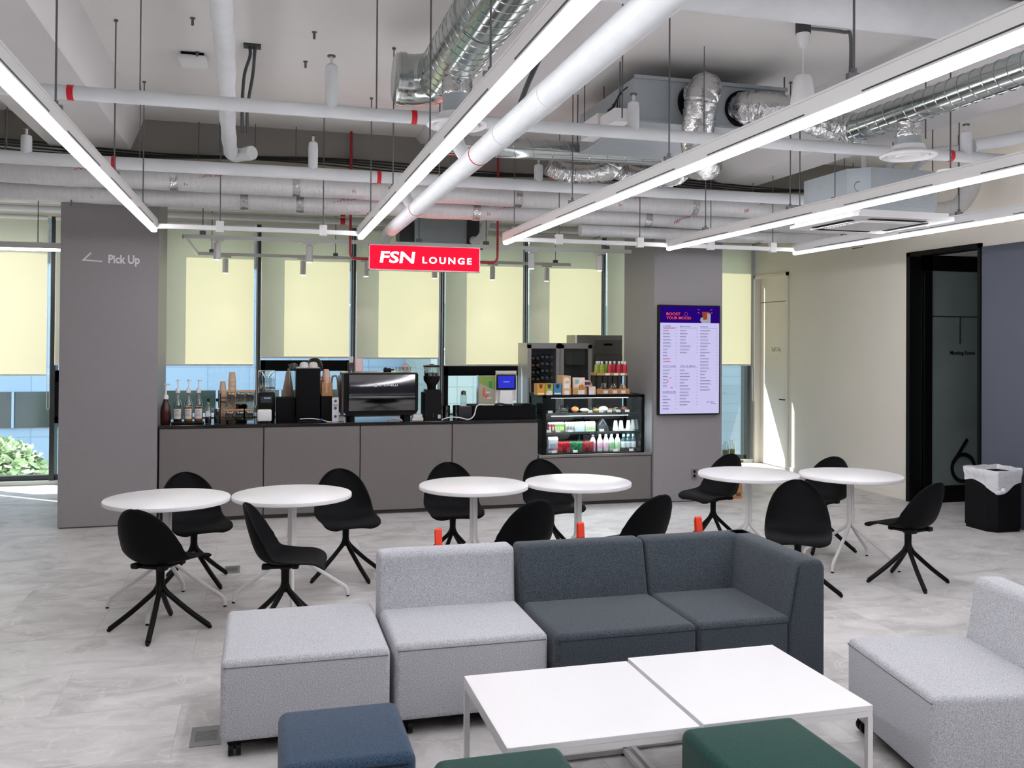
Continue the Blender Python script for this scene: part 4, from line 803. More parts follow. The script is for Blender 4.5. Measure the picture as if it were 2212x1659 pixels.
bx('drawer_box', 'black box right of the coffee tower, under the kraft cup holder', 'box', 694, 718, 856, 9.76, .28)
Y = 9.72; xa, xb = sp(694, 717, Y); zq0 = pz(705, 855, Y); zq1 = pz(705, 826, Y); t = thing('cup_holder_box', 'open kraft cardboard cup dispenser on the black box', 'holder', ((xa+xb)/2, Y, zq0)); w = (xb-xa)/2; h = zq1-zq0
b = MB(); b.box(-w, -w*.28, -.055, -.05, 0, h); b.box(w*.2, w, -.055, -.05, 0, h); b.box(-w*.28, w*.2, -.055, -.05, 0, h*.25); b.box(-w, w, .05, .055, 0, h); b.box(-w, -w+.004, -.05, .05, 0, h); b.box(w-.004, w, -.05, .05, 0, h); b.box(-w, w, -.05, .05, 0, .004); b.build('card_body', M['kraft'], t)
t = thing('paper_cup_stack', 'stack of peach paper cups, bottoms up, in the kraft holder', 'cups', (PX(704, Y), Y, zq0+.006)); b = MB()
Hh = pz(704, 797, Y)-zq0-.1
for i in range(8): zz = Hh*i/7; b.lathe([(.044, zz), (.046, zz+.005), (.044, zz+.008), (.03, zz+.085), (.02, zz+.092), (0, zz+.092)], n=20)
b.build('cups', cm('#e0b9a0', .7), t, 30)
t = thing('paper_cup_stack', 'short cream cup stack just left of the kraft holder', 'cups', (PX(693, 10.0), 10.0, ZC)); b = MB(); b.lathe([(.02, 0), (.02, .3), (.03, .36), (.03, .42), (0, .43)], n=14); b.build('cups', cm('#d8c0b0', .7), t, 40)
# cloth cone, glass canister
t = thing('hanging_cloth', 'grey cloth hanging in a cone shape above the low black box', 'cloth', (PX(622, 10.05), 10.05, ZC+.15)); zc0 = pz(622, 858, 10.05)-ZC-.15; zc1 = pz(622, 802, 10.05)-ZC-.15
MB().grid(lambda a, c: ((.02+.045*(1-c))*math.cos(2*PI*a)*(1+.15*math.sin(6*PI*a)), (.02+.035*(1-c))*math.sin(2*PI*a), zc0+(zc1-zc0)*c+.02*math.sin(2*PI*a)*(1-c)), 24, 6, wrapu=True).build('cloth_body', cm('#9c8578', .9), t, 60)
MB().cyl((0, 0, -.15), (0, 0, zc1+.03), .006, n=8).build('stand_rod', M['steel'], t)
Y = 10.03; t = thing('water_jug', 'clear ribbed plastic jug with a dark pump lid behind the black tower', 'jug', (PX(634, Y), Y, ZC)); z0 = pz(634, 858, Y)-ZC; z1 = pz(634, 800, Y)-ZC
MB().lathe([(.05, 0), (.052, z1-.02), (.045, z1)], n=24).build('jug_body', M['jglass'], t, 50); MB().lathe([(.047, z1), (.05, z1+.03), (.035, z1+.07), (0, z1+.08)], n=20).box(-.06, 0, -.01, .01, z1+.05, z1+.065).build('lid', M['alum'], t, 40)
# carton, faucet
Y = 9.63; xa, xb = sp(717, 731, Y); w = (xb-xa)/2; h = pz(724, 858, Y)-ZC; t = thing('milk_carton', 'tall white milk carton with three blue round marks', 'carton', ((xa+xb)/2, Y, ZC)); MB().box(-w, w, -.035, .035, 0, h-.03).prism([(-.035, h-.03), (.035, h-.03), (.004, h), (-.004, h)], 'x', -w, w).build('carton_body', M['paper'], t)
b = MB()
for z in (.05, .13, .2): b.cyl((0, -.037, z*h/.235), (0, -.035, z*h/.235), .015, n=16)
b.build('blue_marks', cm('#3a4f92'), t); MB().box(-w*.8, w*.8, -.0365, -.035, h*.68, h*.7).box(-w*.6, w*.7, -.0365, -.035, h*.63, h*.65).build('print', cm('#555052'), t)
Y = 11.75; t = thing('tap', 'curved steel gooseneck tap behind the milk carton', 'tap', (PX(716, Y), Y, .86)); zt = pz(722, 812, Y)-.86; MB().tube(smoothpath([(0, 0, 0), (0, 0, zt-.06), (.03, 0, zt), (.07, 0, zt-.03), (.08, 0, zt-.2)], 6), .014, 12).build('spout', M['steel'], t, 60)
tag(MB().rbox(*sp(731, 743, 9.66), 9.62, 9.7, ZC, ZC+.055, .004, 1).build('small_box', cm('#b8b6b2')), 'small pale box between the milk carton and espresso machine', 'box')
# espresso machine
Y = 9.56; xa, xb = sp(740, 903, Y); x0m = (xa+xb)/2; w = (xb-xa)/2; zt = pz(820, 806, Y)-ZC; zb = pz(820, 897, Y)-ZC
t = thing('espresso_machine', 'wide two-group espresso machine with mirror-polished back panel', 'coffee machine', (x0m, Y, ZC))
def rr(x0, x1, z0, z1, r, n=6, rb=None):
    out = []
    for (cx_, cz_, a0, rad) in ((x1-r, z1-.02, 0, .02), (x0+r, z1-.02, PI/2, .02), (x0, z0, PI, r), (x1, z0, 1.5*PI, r)):
        if rad == .02: cx_ = x1-.02 if a0 == 0 else x0+.02
        else: cx_ = x0+r if a0 == PI else x1-r; cz_ = z0+r
        out += [(cx_+rad*math.cos(a0+PI/2*i/n), cz_+rad*math.sin(a0+PI/2*i/n)) for i in range(n+1)]
    return out
P_ = rr(-w+.01, w, zb, zt, .06); MB().prism(P_, 'y', 0, .5).build('body_shell', M['black'], t, 30)
P2 = rr(-w+.06, w-.035, zb+.045, zt-.012, .035)
b = MB(); n_ = len(P2)
def bulge(z): f = (z-zb)/(zt-zb); return -.004-.035*math.sin(PI*min(1, max(0, f)))*.6
xsm = [-w+.06+(2*w-.095)*i/20 for i in range(21)]
b.grid(lambda a, c: (-w+.062+(2*w-.099)*a, -.006-.03*math.sin(PI*(.12+.76*c)), zb+.05+(zt-.065-zb)*c), 20, 14); b.build('mirror_panel', M['mirror'], t, 60)
MB().box(-w+.055, w-.03, -.012, -.004, zb+.045, zt-.008).build('panel_backing', M['black'], t)
b = MB(); put_text(b, 'SIMONELLI', (-.03, -.036, zt*.73), XU, ZU, YN, .2, .022, .002, .01); b.box(-.07, -.045, -.038, -.034, zt*.72, zt*.72+.03); b.build('maker_lettering', M['white'], t)
for s_ in (-1, 1):
    for yy_ in (.06, .42): MB().cyl((s_*(w-.1), yy_, 0), (s_*(w-.1), yy_, zb+.03), .03, .024, 16).build('foot', M['black'], t, 40)
MB().box(-w, w, .04, .46, zt, zt+.006).build('cup_rail_top', M['steel'], t)
MB().prism([(0, zt-.02), (.46, zt-.04), (.4, zb+.02), (0, zb)], 'x', -w-.012, -w+.012).build('side_cheek', cm('#55504c', .3, .5), t)
# things on the machine
ZM = ZC+zt+.006
Y = 9.72; t = thing('straw_cup', 'polished steel tumbler filled with white straws on the espresso machine', 'cup', (PX(757, Y), Y, ZM)); MB().lathe([(.03, 0), (.034, .095), (.036, .1), (.031, .1), (.028, .01), (0, .01)], n=24).build('tumbler', M['mirror'], t, 40)
b = MB(); rn = random.Random(2)
for i in range(16): a = rn.uniform(0, 6.28); r_ = rn.uniform(0, .022); b.cyl((r_*.7*math.cos(a), r_*.7*math.sin(a), .012), (r_*1.2*math.cos(a), r_*1.2*math.sin(a), .165), .004, n=6)
b.build('straws', M['white'], t, 40)
t = thing('paper_carton', 'pale pink carton standing beside the straw tumbler', 'carton', (PX(774, Y), Y, ZM)); MB().rbox(-.042, .042, -.04, .04, 0, .15, .014, 3).build('carton_body', cm('#e3c6c4', .7), t, 40)
for k, px in enumerate((858, 866, 875, 883)):
    t = thing('espresso_cup', 'small clear glass cup on the espresso machine, number %s from the left of four' % ('one', 'two', 'three', 'four')[k], 'cup', (PX(px, 9.74+.04*(k % 2)), 9.74+.04*(k % 2), ZM), group='small glass cups on the espresso machine'); MB().lathe([(.016, 0), (.022, .05), (.024, .052), (.019, .008), (0, .008)], n=18).build('cup_body', M['jglass'], t, 40)
t = thing('cup_pile', 'pinkish paper liners piled behind the small glass cups', 'paper', (PX(875, 9.86), 9.86, ZM)); MB().ball((0, 0, .045), .045, (1, 1, .95)).build('liners', cm('#d5b0a8', .8), t, 50)
t = thing('tamper', 'black knobbed tamper lying on the espresso machine', 'tamper', (PX(838, 9.75), 9.75, ZM)); MB().cyl((-.05, 0, .02), (.03, 0, .02), .02, n=14).cyl((.03, 0, .02), (.06, 0, .025), .009, n=10).ball((-.03, 0, .035), .015).build('tamper_body', M['black'], t, 40)
# cable & tray on the counter
t = thing('white_cable', 'white cable looping on the counter in front of the black tower', 'cable', (PX(680, 9.55), 9.55, ZC)); o = MB().tube(smoothpath([(PX(648, 9.55), 9.55, ZC+.035), (PX(670, 9.55), 9.54, ZC+.04), (PX(694, 9.55), 9.54, ZC+.025), (PX(708, 9.55), 9.52, ZC+.006), (PX(716, 9.55), 9.5, ZC+.006)], 6), .005, 8).build('cord', M['whiteplastic'], t, 60, world=True)
MB().rbox(PX(690, 9.54), PX(697, 9.54), 9.53, 9.55, ZC+.02, ZC+.036, .003, 1).build('blue_clip', cm('#3a5cae'), t, world=True)
t = thing('serving_tray', 'flat black tray lying in front of the coffee tower', 'tray', (PX(668, 9.58), 9.57, ZC)); MB().rbox(-.12, .12, -.06, .05, 0, .014, .006, 2).build('tray_body', M['black'], t)
b = MB(); b.tube(smoothpath([(PX(838, 9.5), 9.54, ZC+.004), (PX(850, 9.5), 9.5, ZC+.03), (PX(862, 9.5), 9.48, ZC+.025), (PX(868, 9.5), 9.47, ZC+.004)], 6), .009, 8); tag(b.build('pink_hose', cm('#c9a79a', .5), None, 60), 'short pinkish hose curling under the espresso machine', 'hose')
# grinder
Y = 9.66; x = PX(932, Y); t = thing('coffee_grinder', 'tall black coffee grinder with glass bean hopper right of the espresso machine', 'grinder', (x, Y, ZC)); K = lambda py: pz(932, py, Y)-ZC; s_ = 1/PPM(932, Y)
b = MB(); b.prism([(-18*s_, -.11), (18*s_, -.11), (19*s_, -.09), (19*s_, .12), (-19*s_, .12), (-19*s_, -.09)], 'z', 0, K(847)); b.prism([(-17*s_, -.10), (17*s_, -.10), (14*s_, .1), (-14*s_, .1)], 'z', K(847), K(841)); b.build('motor_body', M['black'], t, 30)
MB().lathe([(9*s_, K(842)), (10*s_, K(832)), (17*s_, K(822)), (18*s_, K(812)), (0, K(812))], n=28).build('burr_collar', M['black'], t, 40)
MB().lathe([(16*s_, K(812)), (17.5*s_, K(792)), (16.5*s_, K(792)), (15*s_, K(812))], n=28).build('bean_hopper', M['jglass'], t, 50); MB().lathe([(0, K(812)), (15*s_, K(812)), (15*s_, K(806)), (0, K(804))], n=24).build('coffee_beans', mat('beans', '#2a1a12', .5, vary=.5, scale=80), t, 40)
MB().lathe([(18.5*s_, K(793)), (18.5*s_, K(789)), (6*s_, K(788)), (3*s_, K(786)), (0, K(786))], n=28).build('hopper_lid', cm('#2b1a16', .3), t, 40)
MB().box(10*s_, 16*s_, -.112, -.11, .02, .06).build('sticker', M['paper'], t); MB().cyl((0, -.114, .045), (0, -.11, .045), .006, n=10).cyl((0, -.114, .07), (0, -.11, .07), .006, n=10).build('buttons', M['steel'], t)
for k in range(1): tag(MB().rbox(*sp(889, 913, 9.6), 9.55, 9.64, ZC, ZC+.03, .003, 1).rbox(*sp(891, 911, 9.6), 9.555, 9.635, ZC+.03, ZC+.065, .003, 1).build('napkin_stack', M['paper']), 'stack of white napkins between espresso machine and grinder', 'napkins')
Y = 9.68
for k, px in enumerate((964, 986)):
    t = thing('steel_canister', 'polished steel canister right of the grinder, %s one' % ('left', 'right')[k], 'canister', (PX(px, Y), Y, ZC), group='steel canisters right of the grinder'); MB().lathe([(.04, 0), (.041, .14), (.044, .145), (.04, .148), (.037, .02), (0, .02)], n=28).build('canister_body', M['mirror'], t, 40)
t = thing('speaker_box', 'small dark box speaker with a copper-coloured top left of the register riser', 'speaker', (PX(1003, 9.66), 9.66, ZC)); MB().rbox(-.073, .073, -.06, .07, 0, .135, .006, 2).build('cabinet', cm('#23252c', .7), t, 40); MB().box(-.065, .065, -.05, .06, .135, .138).build('top_plate', cm('#6d5546', .4, .4), t)
t = thing('register_riser', 'long low black box carrying the tablet register and poster', 'box', (PX(1090, 9.72), 9.74, ZC)); xa, xb = sp(1022, 1158, 9.6); w = (xb-xa)/2; t.location.x = (xa+xb)/2; hR = pz(1090, 876, 9.6)-ZC; MB().rbox(-w, w, -.14, .2, 0, hR, .004, 1).build('riser_body', M['matblack'], t)
ZR = ZC+hR
b = MB(); b.tube(smoothpath([(PX(955, 9.52), 9.54, ZC+.006), (PX(970, 9.5), 9.52, ZC+.03), (PX(990, 9.5), 9.52, ZC+.03), (PX(1012, 9.5), 9.5, ZC+.008), (PX(1024, 9.5), 9.5, ZC+.05), (PX(1034, 9.5), 9.56, ZR+.006), (PX(1050, 9.62), 9.62, ZR+.007), (PX(1068, 9.62), 9.64, ZR+.006)], 8), .0065, 8); tag(b.build('white_cable', M['whiteplastic'], None, 60), 'white power cable running from the canisters up onto the register riser', 'cable')
Y = 9.70; xa, xb = sp(1033, 1070, Y); t = thing('poster_stand', 'green and grey upright drink poster beside the tablet register', 'poster', ((xa+xb)/2, Y, ZR)); w = (xb-xa)/2; h = pz(1050, 812, Y)-ZR; MB().box(-w, w, 0, .006, 0, h).build('poster_board', cm('#a9a48f', .5), t); MB().prism([(-w, h*.78), (-w, h), (w, h), (w, h*.5)], 'y', -.001, 0).build('green_corner', cm('#8aa04e', .5), t)
MB().prism([(.025, h*.58), (.055, h*.58), (.062, h*.82), (.018, h*.82)], 'y', -.002, -.001).build('pictured_green_drink', cm('#2f9a50'), t); MB().prism([(-.05, h*.3), (-.02, h*.3), (-.02, h*.52), (-.035, h*.62), (-.05, h*.52)], 'y', -.002, -.001).cyl((.0, -.002, h*.3), (.0, -.001, h*.3), .02, n=14).build('pictured_red_drinks', cm('#d0674a'), t); MB().box(-.012, .035, -.003, -.002, h*.41, h*.46).box(-.0, .05, -.003, -.002, h*.22, h*.27).build('price_notes', M['paper'], t); MB().box(-w-.012, -w, -.01, .04, 0, h*1.02).box(-w, w, -.02, .05, 0, .006).build('acrylic_stand', M['jglass'], t)
Y = 9.64; s_ = 1/PPM(1092, Y); t = thing('tablet_register', 'white tablet register with a blue screen on the black riser', 'register', (PX(1093, Y), Y, ZR)); K = lambda py: pz(1093, py, Y)-ZR
MB().prism([(-17*s_, 0), (15*s_, 0), (12*s_, K(843)), (-14*s_, K(843))], 'y', -.03, .07).build('pedestal', M['whiteplastic'], t); MB().rbox(-22*s_, 23*s_, .01, .05, K(843), K(808), .008, 2).build('housing', M['white'], t, 40); MB().rbox(-22*s_, 22*s_, -.006, .008, K(842), K(809), .006, 2).build('bezel', M['black'], t, 40); MB().box(-18*s_, 18*s_, -.008, -.006, K(838), K(812)).build('screen', emis('register_blue', '#2c32b8', .9), t)
b = MB(); put_text(b, 'welcome', (-7*s_, -.009, K(825.5)), XU, ZU, YN, 14*s_, 2*s_, .001, .01); b.build('screen_text', emis('register_text', '#b8bcf0', .9), t); MB().box(-23*s_, 23*s_, -.0, .02, K(807), K(801)).build('top_notice', cm('#cfc9c2', .7), t)
MB().rbox(-20*s_, 26*s_, .051, .075, K(866), K(806), .006, 2).build('customer_display', M['white'], t)
t = thing('glass_shaker', 'clear glass jar with chrome lid standing behind the dark speaker box', 'jar', (PX(1001, 10.0), 10.0, ZC)); z0 = pz(1001, 870, 10.)-ZC; z1 = pz(1001, 853, 10.)-ZC; MB().lathe([(.035, 0), (.035, z1)], n=20).build('jar_glass', M['jglass'], t, 50); MB().lathe([(.03, z1), (.03, z1+.04), (.012, z1+.05), (0, z1+.05)], n=20).build('lid', M['steel'], t, 40)
t = thing('card_reader', 'black card reader with a cable on the riser right of the register', 'card reader', (PX(1138, 9.66), 9.66, ZR)); MB().rbox(-.05, .05, -.03, .04, 0, .018, .006, 2).build('reader_body', M['black'], t, 40)
b = MB(); b.tube(smoothpath([(PX(1068, 9.6), 9.58, ZR+.01), (PX(1078, 9.6), 9.57, ZR+.022), (PX(1092, 9.6), 9.58, ZR+.01), (PX(1106, 9.6), 9.58, ZR+.006)], 6), .011, 8); tag(b.build('black_cable', M['cable'], None, 60), 'coiled black cable in front of the tablet register', 'cable')
# fridge and ice maker behind
Yf = 11.25; xa, xb = sp(1139, 1278, Yf); zt = aty(1200, 741, Yf).z; w = xb-xa; t = thing('glass_door_fridge', 'tall grey fridge with two glass doors behind the display case', 'fridge', ((xa+xb)/2, Yf+.2, 0))
b = MB(); b.box(xa+.04, xb-.04, Yf+.05, Yf+.43, .08, .12); b.box(xa, xb, Yf+.44, Yf+.46, .08, zt); b.box(xa, xa+.04, Yf+.03, Yf+.44, .08, zt); b.box(xb-.04, xb, Yf+.03, Yf+.44, .08, zt); b.box(xa+.04, xb-.04, Yf+.03, Yf+.44, zt-.08, zt); b.box((xa+xb)/2-.03, (xa+xb)/2+.03, Yf+.03, Yf+.1, .08, zt); b.build('cabinet', M['fridge'], t, world=True)
MB().box(xa+.04, xb-.04, Yf+.42, Yf+.44, .12, zt-.08).build('liner', cm('#8d9090', .5), t, world=True)
for s_, (u0, u1) in enumerate(((xa, (xa+xb)/2-.004), ((xa+xb)/2+.004, xb))):
    b = MB(); b.box(u0, u0+.05, Yf, Yf+.03, .12, zt-.02); b.box(u1-.05, u1, Yf, Yf+.03, .12, zt-.02); b.box(u0, u1, Yf, Yf+.03, zt-.07, zt-.02); b.box(u0, u1, Yf, Yf+.03, .12, .18); d = b.build('door', M['fridge'], t, world=True)
    MB().box(u0+.05, u1-.05, Yf+.01, Yf+.018, .18, zt-.07).build('door_glass', glassm('fridge_glass%d' % s_, (.72, .75, .75), .08), d, world=True); MB().box(u0+.018, u0+.032, Yf-.03, Yf, zt-.65, zt-.45).build('door_handle', M['steel'], d, world=True)
for z in (.5, .85, 1.2): MB().box(xa+.05, xb-.05, Yf+.08, Yf+.4, z, z+.01).build('wire_shelf', M['steel'], t, world=True)
for s_ in (xa+.06, xb-.06): MB().box(s_-.03, s_+.03, Yf+.1, Yf+.4, 0, .08).build('foot', M['black'], t, world=True)
B0 = None
for r_ in range(4):
    for c_ in range(5):
        p = aty(1152+10*c_, 771+15*r_+(3 if c_ < 2 else 0), Yf+.2); lab = 'dark bottle lying cap-outward behind the left fridge door'
        if B0 is None:
            B0 = thing('wine_bottle', lab, 'bottle', p, group='dark bottles lying in the fridge'); MB().lathe([(.036, .2), (.036, .08), (.014, .02), (.014, 0), (0, 0)], n=16, axis='y').build('bottle_glass', cm('#232420', .15), B0, 40); MB().lathe([(.018, .02), (.018, -.005), (0, -.005)], n=14, axis='y').build('cap', cm('#dcd4cf', .4), B0, 40)
        else: dup(B0, p, label=lab)
tag(MB().box(aty(1221, 770, Yf+.1).x, aty(1264, 770, Yf+.1).x, Yf+.1, Yf+.14, aty(1240, 788, Yf+.1).z, aty(1240, 755, Yf+.1).z).build('grey_carton', cm('#8e8f8c', .7)), 'plain grey carton behind the right fridge door', 'box')
Yi = 11.74; xa, xb = sp(1246, 1345, Yi); zt = aty(1300, 724, Yi).z; t = thing('ice_machine', 'tall grey ice machine behind the fruit pouches, at the right pillar', 'ice machine', ((xa+xb)/2, Yi+.3, 0)); xm = PX(1285, Yi)
MB().rbox(xa, xb, Yi+.02, Yi+.46, .05, zt, .008, 2).box(xa+.05, xb-.05, Yi+.1, Yi+.4, 0, .05).build('cabinet', cm('#8f8d87', .4, .4), t, world=True); z_ = lambda py: aty(1315, py, Yi).z
MB().rbox(xm, xb-.01, Yi, Yi+.02, z_(766), z_(735), .004, 1).build('upper_flap', cm('#6f6d69', .4, .4), t, world=True); MB().rbox(xm, xb-.01, Yi-.01, Yi+.02, .1, z_(768), .004, 1).build('lower_door', cm('#6a6865', .4, .4), t, world=True); b = MB(); b.rbox(aty(1304, 743, Yi).x, aty(1323, 743, Yi).x, Yi-.006, Yi, z_(747), z_(742), .003, 1); b.build('name_plate', M['matblack'], t, world=True)

# under pillar side: jars on a stool, cardboard box
t = thing('plant_stool', 'low pale stool hidden behind the menu pillar, holding glass jars', 'stool', (6.25, 11.5, 0)); MB().rbox(-.25, .2, -.15, .15, .14, .17, .006, 1).build('seat', M['wood'], t)
for sx_ in (-.2, .15):
    for sy_ in (-.1, .1): MB().box(sx_-.015, sx_+.015, sy_-.015, sy_+.015, 0, .14).build('leg', M['wood'], t)
for k, (px, Yj) in enumerate(((1568, 11.42), (1580, 11.5))):
    p = aty(px, 985, Yj); t = thing('glass_bottle', ('clear squat glass bottle low behind the menu pillar, nearer the pillar', 'clear squat glass bottle low behind the menu pillar, nearer the window edge')[k], 'bottle', (p.x, Yj, .17), group='glass bottles behind the menu pillar'); MB().lathe([(.05, 0), (.055, .12), (.055, .2), (.03, .235), (.032, .26)], n=20).build('bottle_glass', M['jglass'], t, 50); MB().lathe([(0, .004), (.05, .004), (.05, .14), (0, .14)], n=16).build('contents', cm('#7d8c66', .5), t)
p = atz(1590, 1079, 0); t = thing('cardboard_box', 'small brown cardboard box on the floor right of the menu pillar', 'box', (p.x-.0, p.y+.22, 0)); MB().box(-.06, .1, -.18, .18, 0, .22).build('box_body', M['kraft'], t); MB().box(.02, .08, -.182, -.18, .03, .07).build('box_print', cm('#6b4a2e'), t)
# ------------------------------------------------------------------ display case
Yc = 9.47; xa = aty(1173, 900, Yc).x; xb = aty(1392, 900, Yc).x; zt = aty(1280, 853, Yc).z; Yb = 10.02
t = thing('display_case', 'black-framed refrigerated glass display case on the low counter', 'display case', ((xa+xb)/2, Yc+.2, ZL)); F_ = .035
b = MB(); b.box(xa, xb, Yc, Yc+.03, zt-.03, zt); b.box(xa, xb, Yb-.03, Yb, zt-.03, zt); b.box(xa, xa+F_, Yc, Yc+.03, ZL, zt); b.box(xb-F_, xb, Yc, Yc+.03, ZL, zt); b.box(xa, xa+.03, Yc, Yb, zt-.03, zt); b.box(xb-.03, xb, Yc, Yb, zt-.03, zt); b.box(xa, xa+.03, Yb-.03, Yb, ZL, zt); b.box(xb-.03, xb, Yb-.03, Yb, ZL, zt); b.box(xa+.03, xb-.03, Yb-.015, Yb-.005, ZL, ZL+.45, 0); b.box(xa, xb, Yc, Yb, ZL, ZL+.012)
b.build('frame', M['blackmetal'], t, world=True)
MB().box(xa+.02, xb-.02, Yc+.02, Yb-.02, zt-.012, zt-.004).build('top_panel', M['darkglass'], t, world=True)
MB().box(xa+F_, xb-F_, Yc+.01, Yc+.015, ZL+.012, zt-.03).build('front_glass', M['cglass'], t, world=True)
for xg in (xa+.01, xb-.014): MB().box(xg, xg+.004, Yc+.03, Yb-.03, ZL+.012, zt-.03).build('side_glass', M['cglass'], t, world=True)
zS = [aty(1280, 891, Yc+.1).z, aty(1280, 932, Yc+.1).z]
for k, z in enumerate(zS):
    s_ = MB().box(xa+.03, xb-.03, Yc+.08, Yb-.06, z-.01, z).build('glass_shelf', M['cglass'], t, world=True)
    MB().box(xa+.03, xb-.03, Yc+.065, Yc+.08, z-.024, z+.002).build('shelf_edge', M['alum'], s_, world=True)
for z in (zt-.034, zS[0]-.03, zS[1]-.03):
    b = MB()
    for i in range(42): x = xa+.12+(xb-xa-.3)*i/41; b.box(x, x+.012, Yc+.07, Yc+.078, z-.005, z)
    if z > zS[1]: b.build('led_strip', M['led'], t, world=True)
    else: b.bm.free()
    ld = bpy.data.lights.new('case_led_fill', 'AREA'); ld.shape = 'RECTANGLE'; ld.size = xb-xa-.2; ld.size_y = .02; ld.energy = 4.5; ld.color = (.92, .97, 1); lo = bpy.data.objects.new('case_led_fill', ld); COL.objects.link(lo); lo.location = ((xa+xb)/2, Yc+.09, z-.012); lo.rotation_euler = (math.radians(-25), 0, 0)  # lowest lamp has no LED strip; added to light the bottom level
ptag = None
def price(px, py, Y, par=None):
    global ptag
    p = aty(px, py, Y)
    if ptag is None:
        ptag = MB().box(-.027, .027, -.001, .001, 0, .028).build('price_tag', cm('#e9e4df', .7), loc=(0, 0, 0)); o = ptag
    else: o = ptag.copy(); COL.objects.link(o)
    o.location = p; o.rotation_euler = (-.25, 0, 0); tag(o, 'small white price card standing at a shelf edge of the display case', 'price tag', 'price cards in the display case'); return o
for px in (1189, 1275, 1299, 1317, 1336, 1355): q = price(px, 890, Yc+.05); q.location.z = zS[0]+.003
for px in (1186, 1206, 1232, 1300, 1337, 1350, 1363): q = price(px, 931, Yc+.05); q.location.z = zS[1]+.003
for px in (1197, 1243, 1330, 1364): q = price(px, 975, Yc+.035); q.location.z = ZL+.014
CX = lambda px, Y=Yc+.16: aty(px, 900, Y).x
# top shelf pastries
def pastry(px, w, h, col, lab, kind='ball', Y=Yc+.2):
    t = thing('pastry', lab, 'pastry', (CX(px, Y), Y, zS[0]+.002)); b = MB()
    if kind == 'ball': b.ball((0, 0, h*.5), 1, (w/2, w*.4, h/2), 14, 9)
    b.build('pastry_body', mat('pastry_'+col[1:], col, .6, vary=.25, scale=25), t, 60); return t
for (px, w, h, col, lab) in ((1242, .09, .06, '#c9814f', 'orange-brown wrapped bun on the top shelf, far left one'), (1262, .11, .04, '#d9cbae', 'long pale sandwich roll on the top shelf of the case'), (1288, .08, .035, '#a88a4a', 'small yellowish pastry on the top shelf of the case'), (1303, .11, .06, '#e8e1d6', 'white domed cream bun on the top shelf of the case'), (1318, .07, .035, '#8a5a34', 'dark crumbly pastry in front of the domed clear lid'), (1347, .10, .055, '#5b2c22', 'dark glazed round bun at the right of the top shelf')): pastry(px, w, h, col, lab)
for (px, Y, lab) in ((1217, Yc+.35, 'clear plastic dome pack at the back left of the top shelf'), (1285, Yc+.35, 'clear plastic dome pack in the middle back of the top shelf'), (1329, Yc+.22, 'clear plastic dome pack with a silver band, right of the white bun')):
    t = thing('plastic_dome', lab, 'container', (CX(px, Y), Y, zS[0]+.002)); MB().lathe([(.055, 0), (.055, .03), (.045, .055), (.02, .065), (0, .066)], n=18).build('dome', M['jglass'], t, 50); MB().lathe([(.05, .002), (.045, .02), (0, .03)], n=16).build('food', cm('#8f8676', .8), t, 50)
# middle shelf milk cartons
def carton(px, Y, z, w, h, cols, lab, grp=None, gable=True):
    t = thing('drink_carton', lab, 'carton', (CX(px, Y), Y, z), group=grp); MB().box(-w/2, w/2, -.03, .03, 0, h*.82).build('carton_body', cm(cols[0], .5), t); 
    if gable: MB().prism([(-.03, h*.82), (.03, h*.82), (.004, h), (-.004, h)], 'x', -w/2, w/2).build('gable_top', cm(cols[1], .5), t)
    MB().box(-w*.35, w*.35, -.0315, -.03, h*.15, h*.55).build('label_print', cm(cols[2], .5), t); return t
g = 0
for (px, cols, lab, n, w) in ((1190, ('#8e2f3d', '#dbe8e8', '#d9b8b8'), 'red small milk carton', 2, .055), (1207, ('#6b8f3f', '#dbe8e8', '#b8cf8a'), 'green small milk carton', 4, .055), (1230, ('#c9ccc4', '#e3f0f0', '#7d8078'), 'grey slim drink carton', 3, .05), (1251, ('#dbe4e6', '#e3f0f0', '#b7d3de'), 'pale blue small milk carton', 4, .055), (1274, ('#d9e3cf', '#e8f2f0', '#a7bb86'), 'cream small milk carton', 4, .06)):
    for i in range(n):
        dx = (i-(n-1)/2)*6.6*(1 if n < 4 else .75); carton(px+dx, Yc+.14+.001*i, zS[1]+.002, w*.55, .105, cols, lab+' on the middle shelf, '+('first', 'second', 'third', 'fourth')[i]+' of its colour from the left', 'milk cartons on the middle shelf')
t = thing('dessert_bag', 'dark glossy bag of sweets on the middle shelf between the cartons and white cups', 'bag', (CX(1304), Yc+.2, zS[1]+.002)); MB().grid(lambda a, c: (.075*math.cos(2*PI*a)*(1-.75*c*c), .06*math.sin(2*PI*a)*(1-.6*c), .13*c), 20, 8, wrapu=True).build('bag_body', cm('#1c1f25', .2), t, 60)
for k, px in enumerate((1331, 1343, 1359, 1374)):
    t = thing('yogurt_cup', 'white tapered cup upside down on the middle shelf, %s of four' % ('first', 'second', 'third', 'fourth, dimmer')[k], 'cup', (CX(px), Yc+.18+(.08 if k == 3 else 0), zS[1]+.002), group='white cups on the middle shelf'); MB().lathe([(.03, 0), (.031, .005), (.018, .105), (.016, .108), (0, .108)], n=18).build('cup_body', M['whiteplastic'], t, 40)
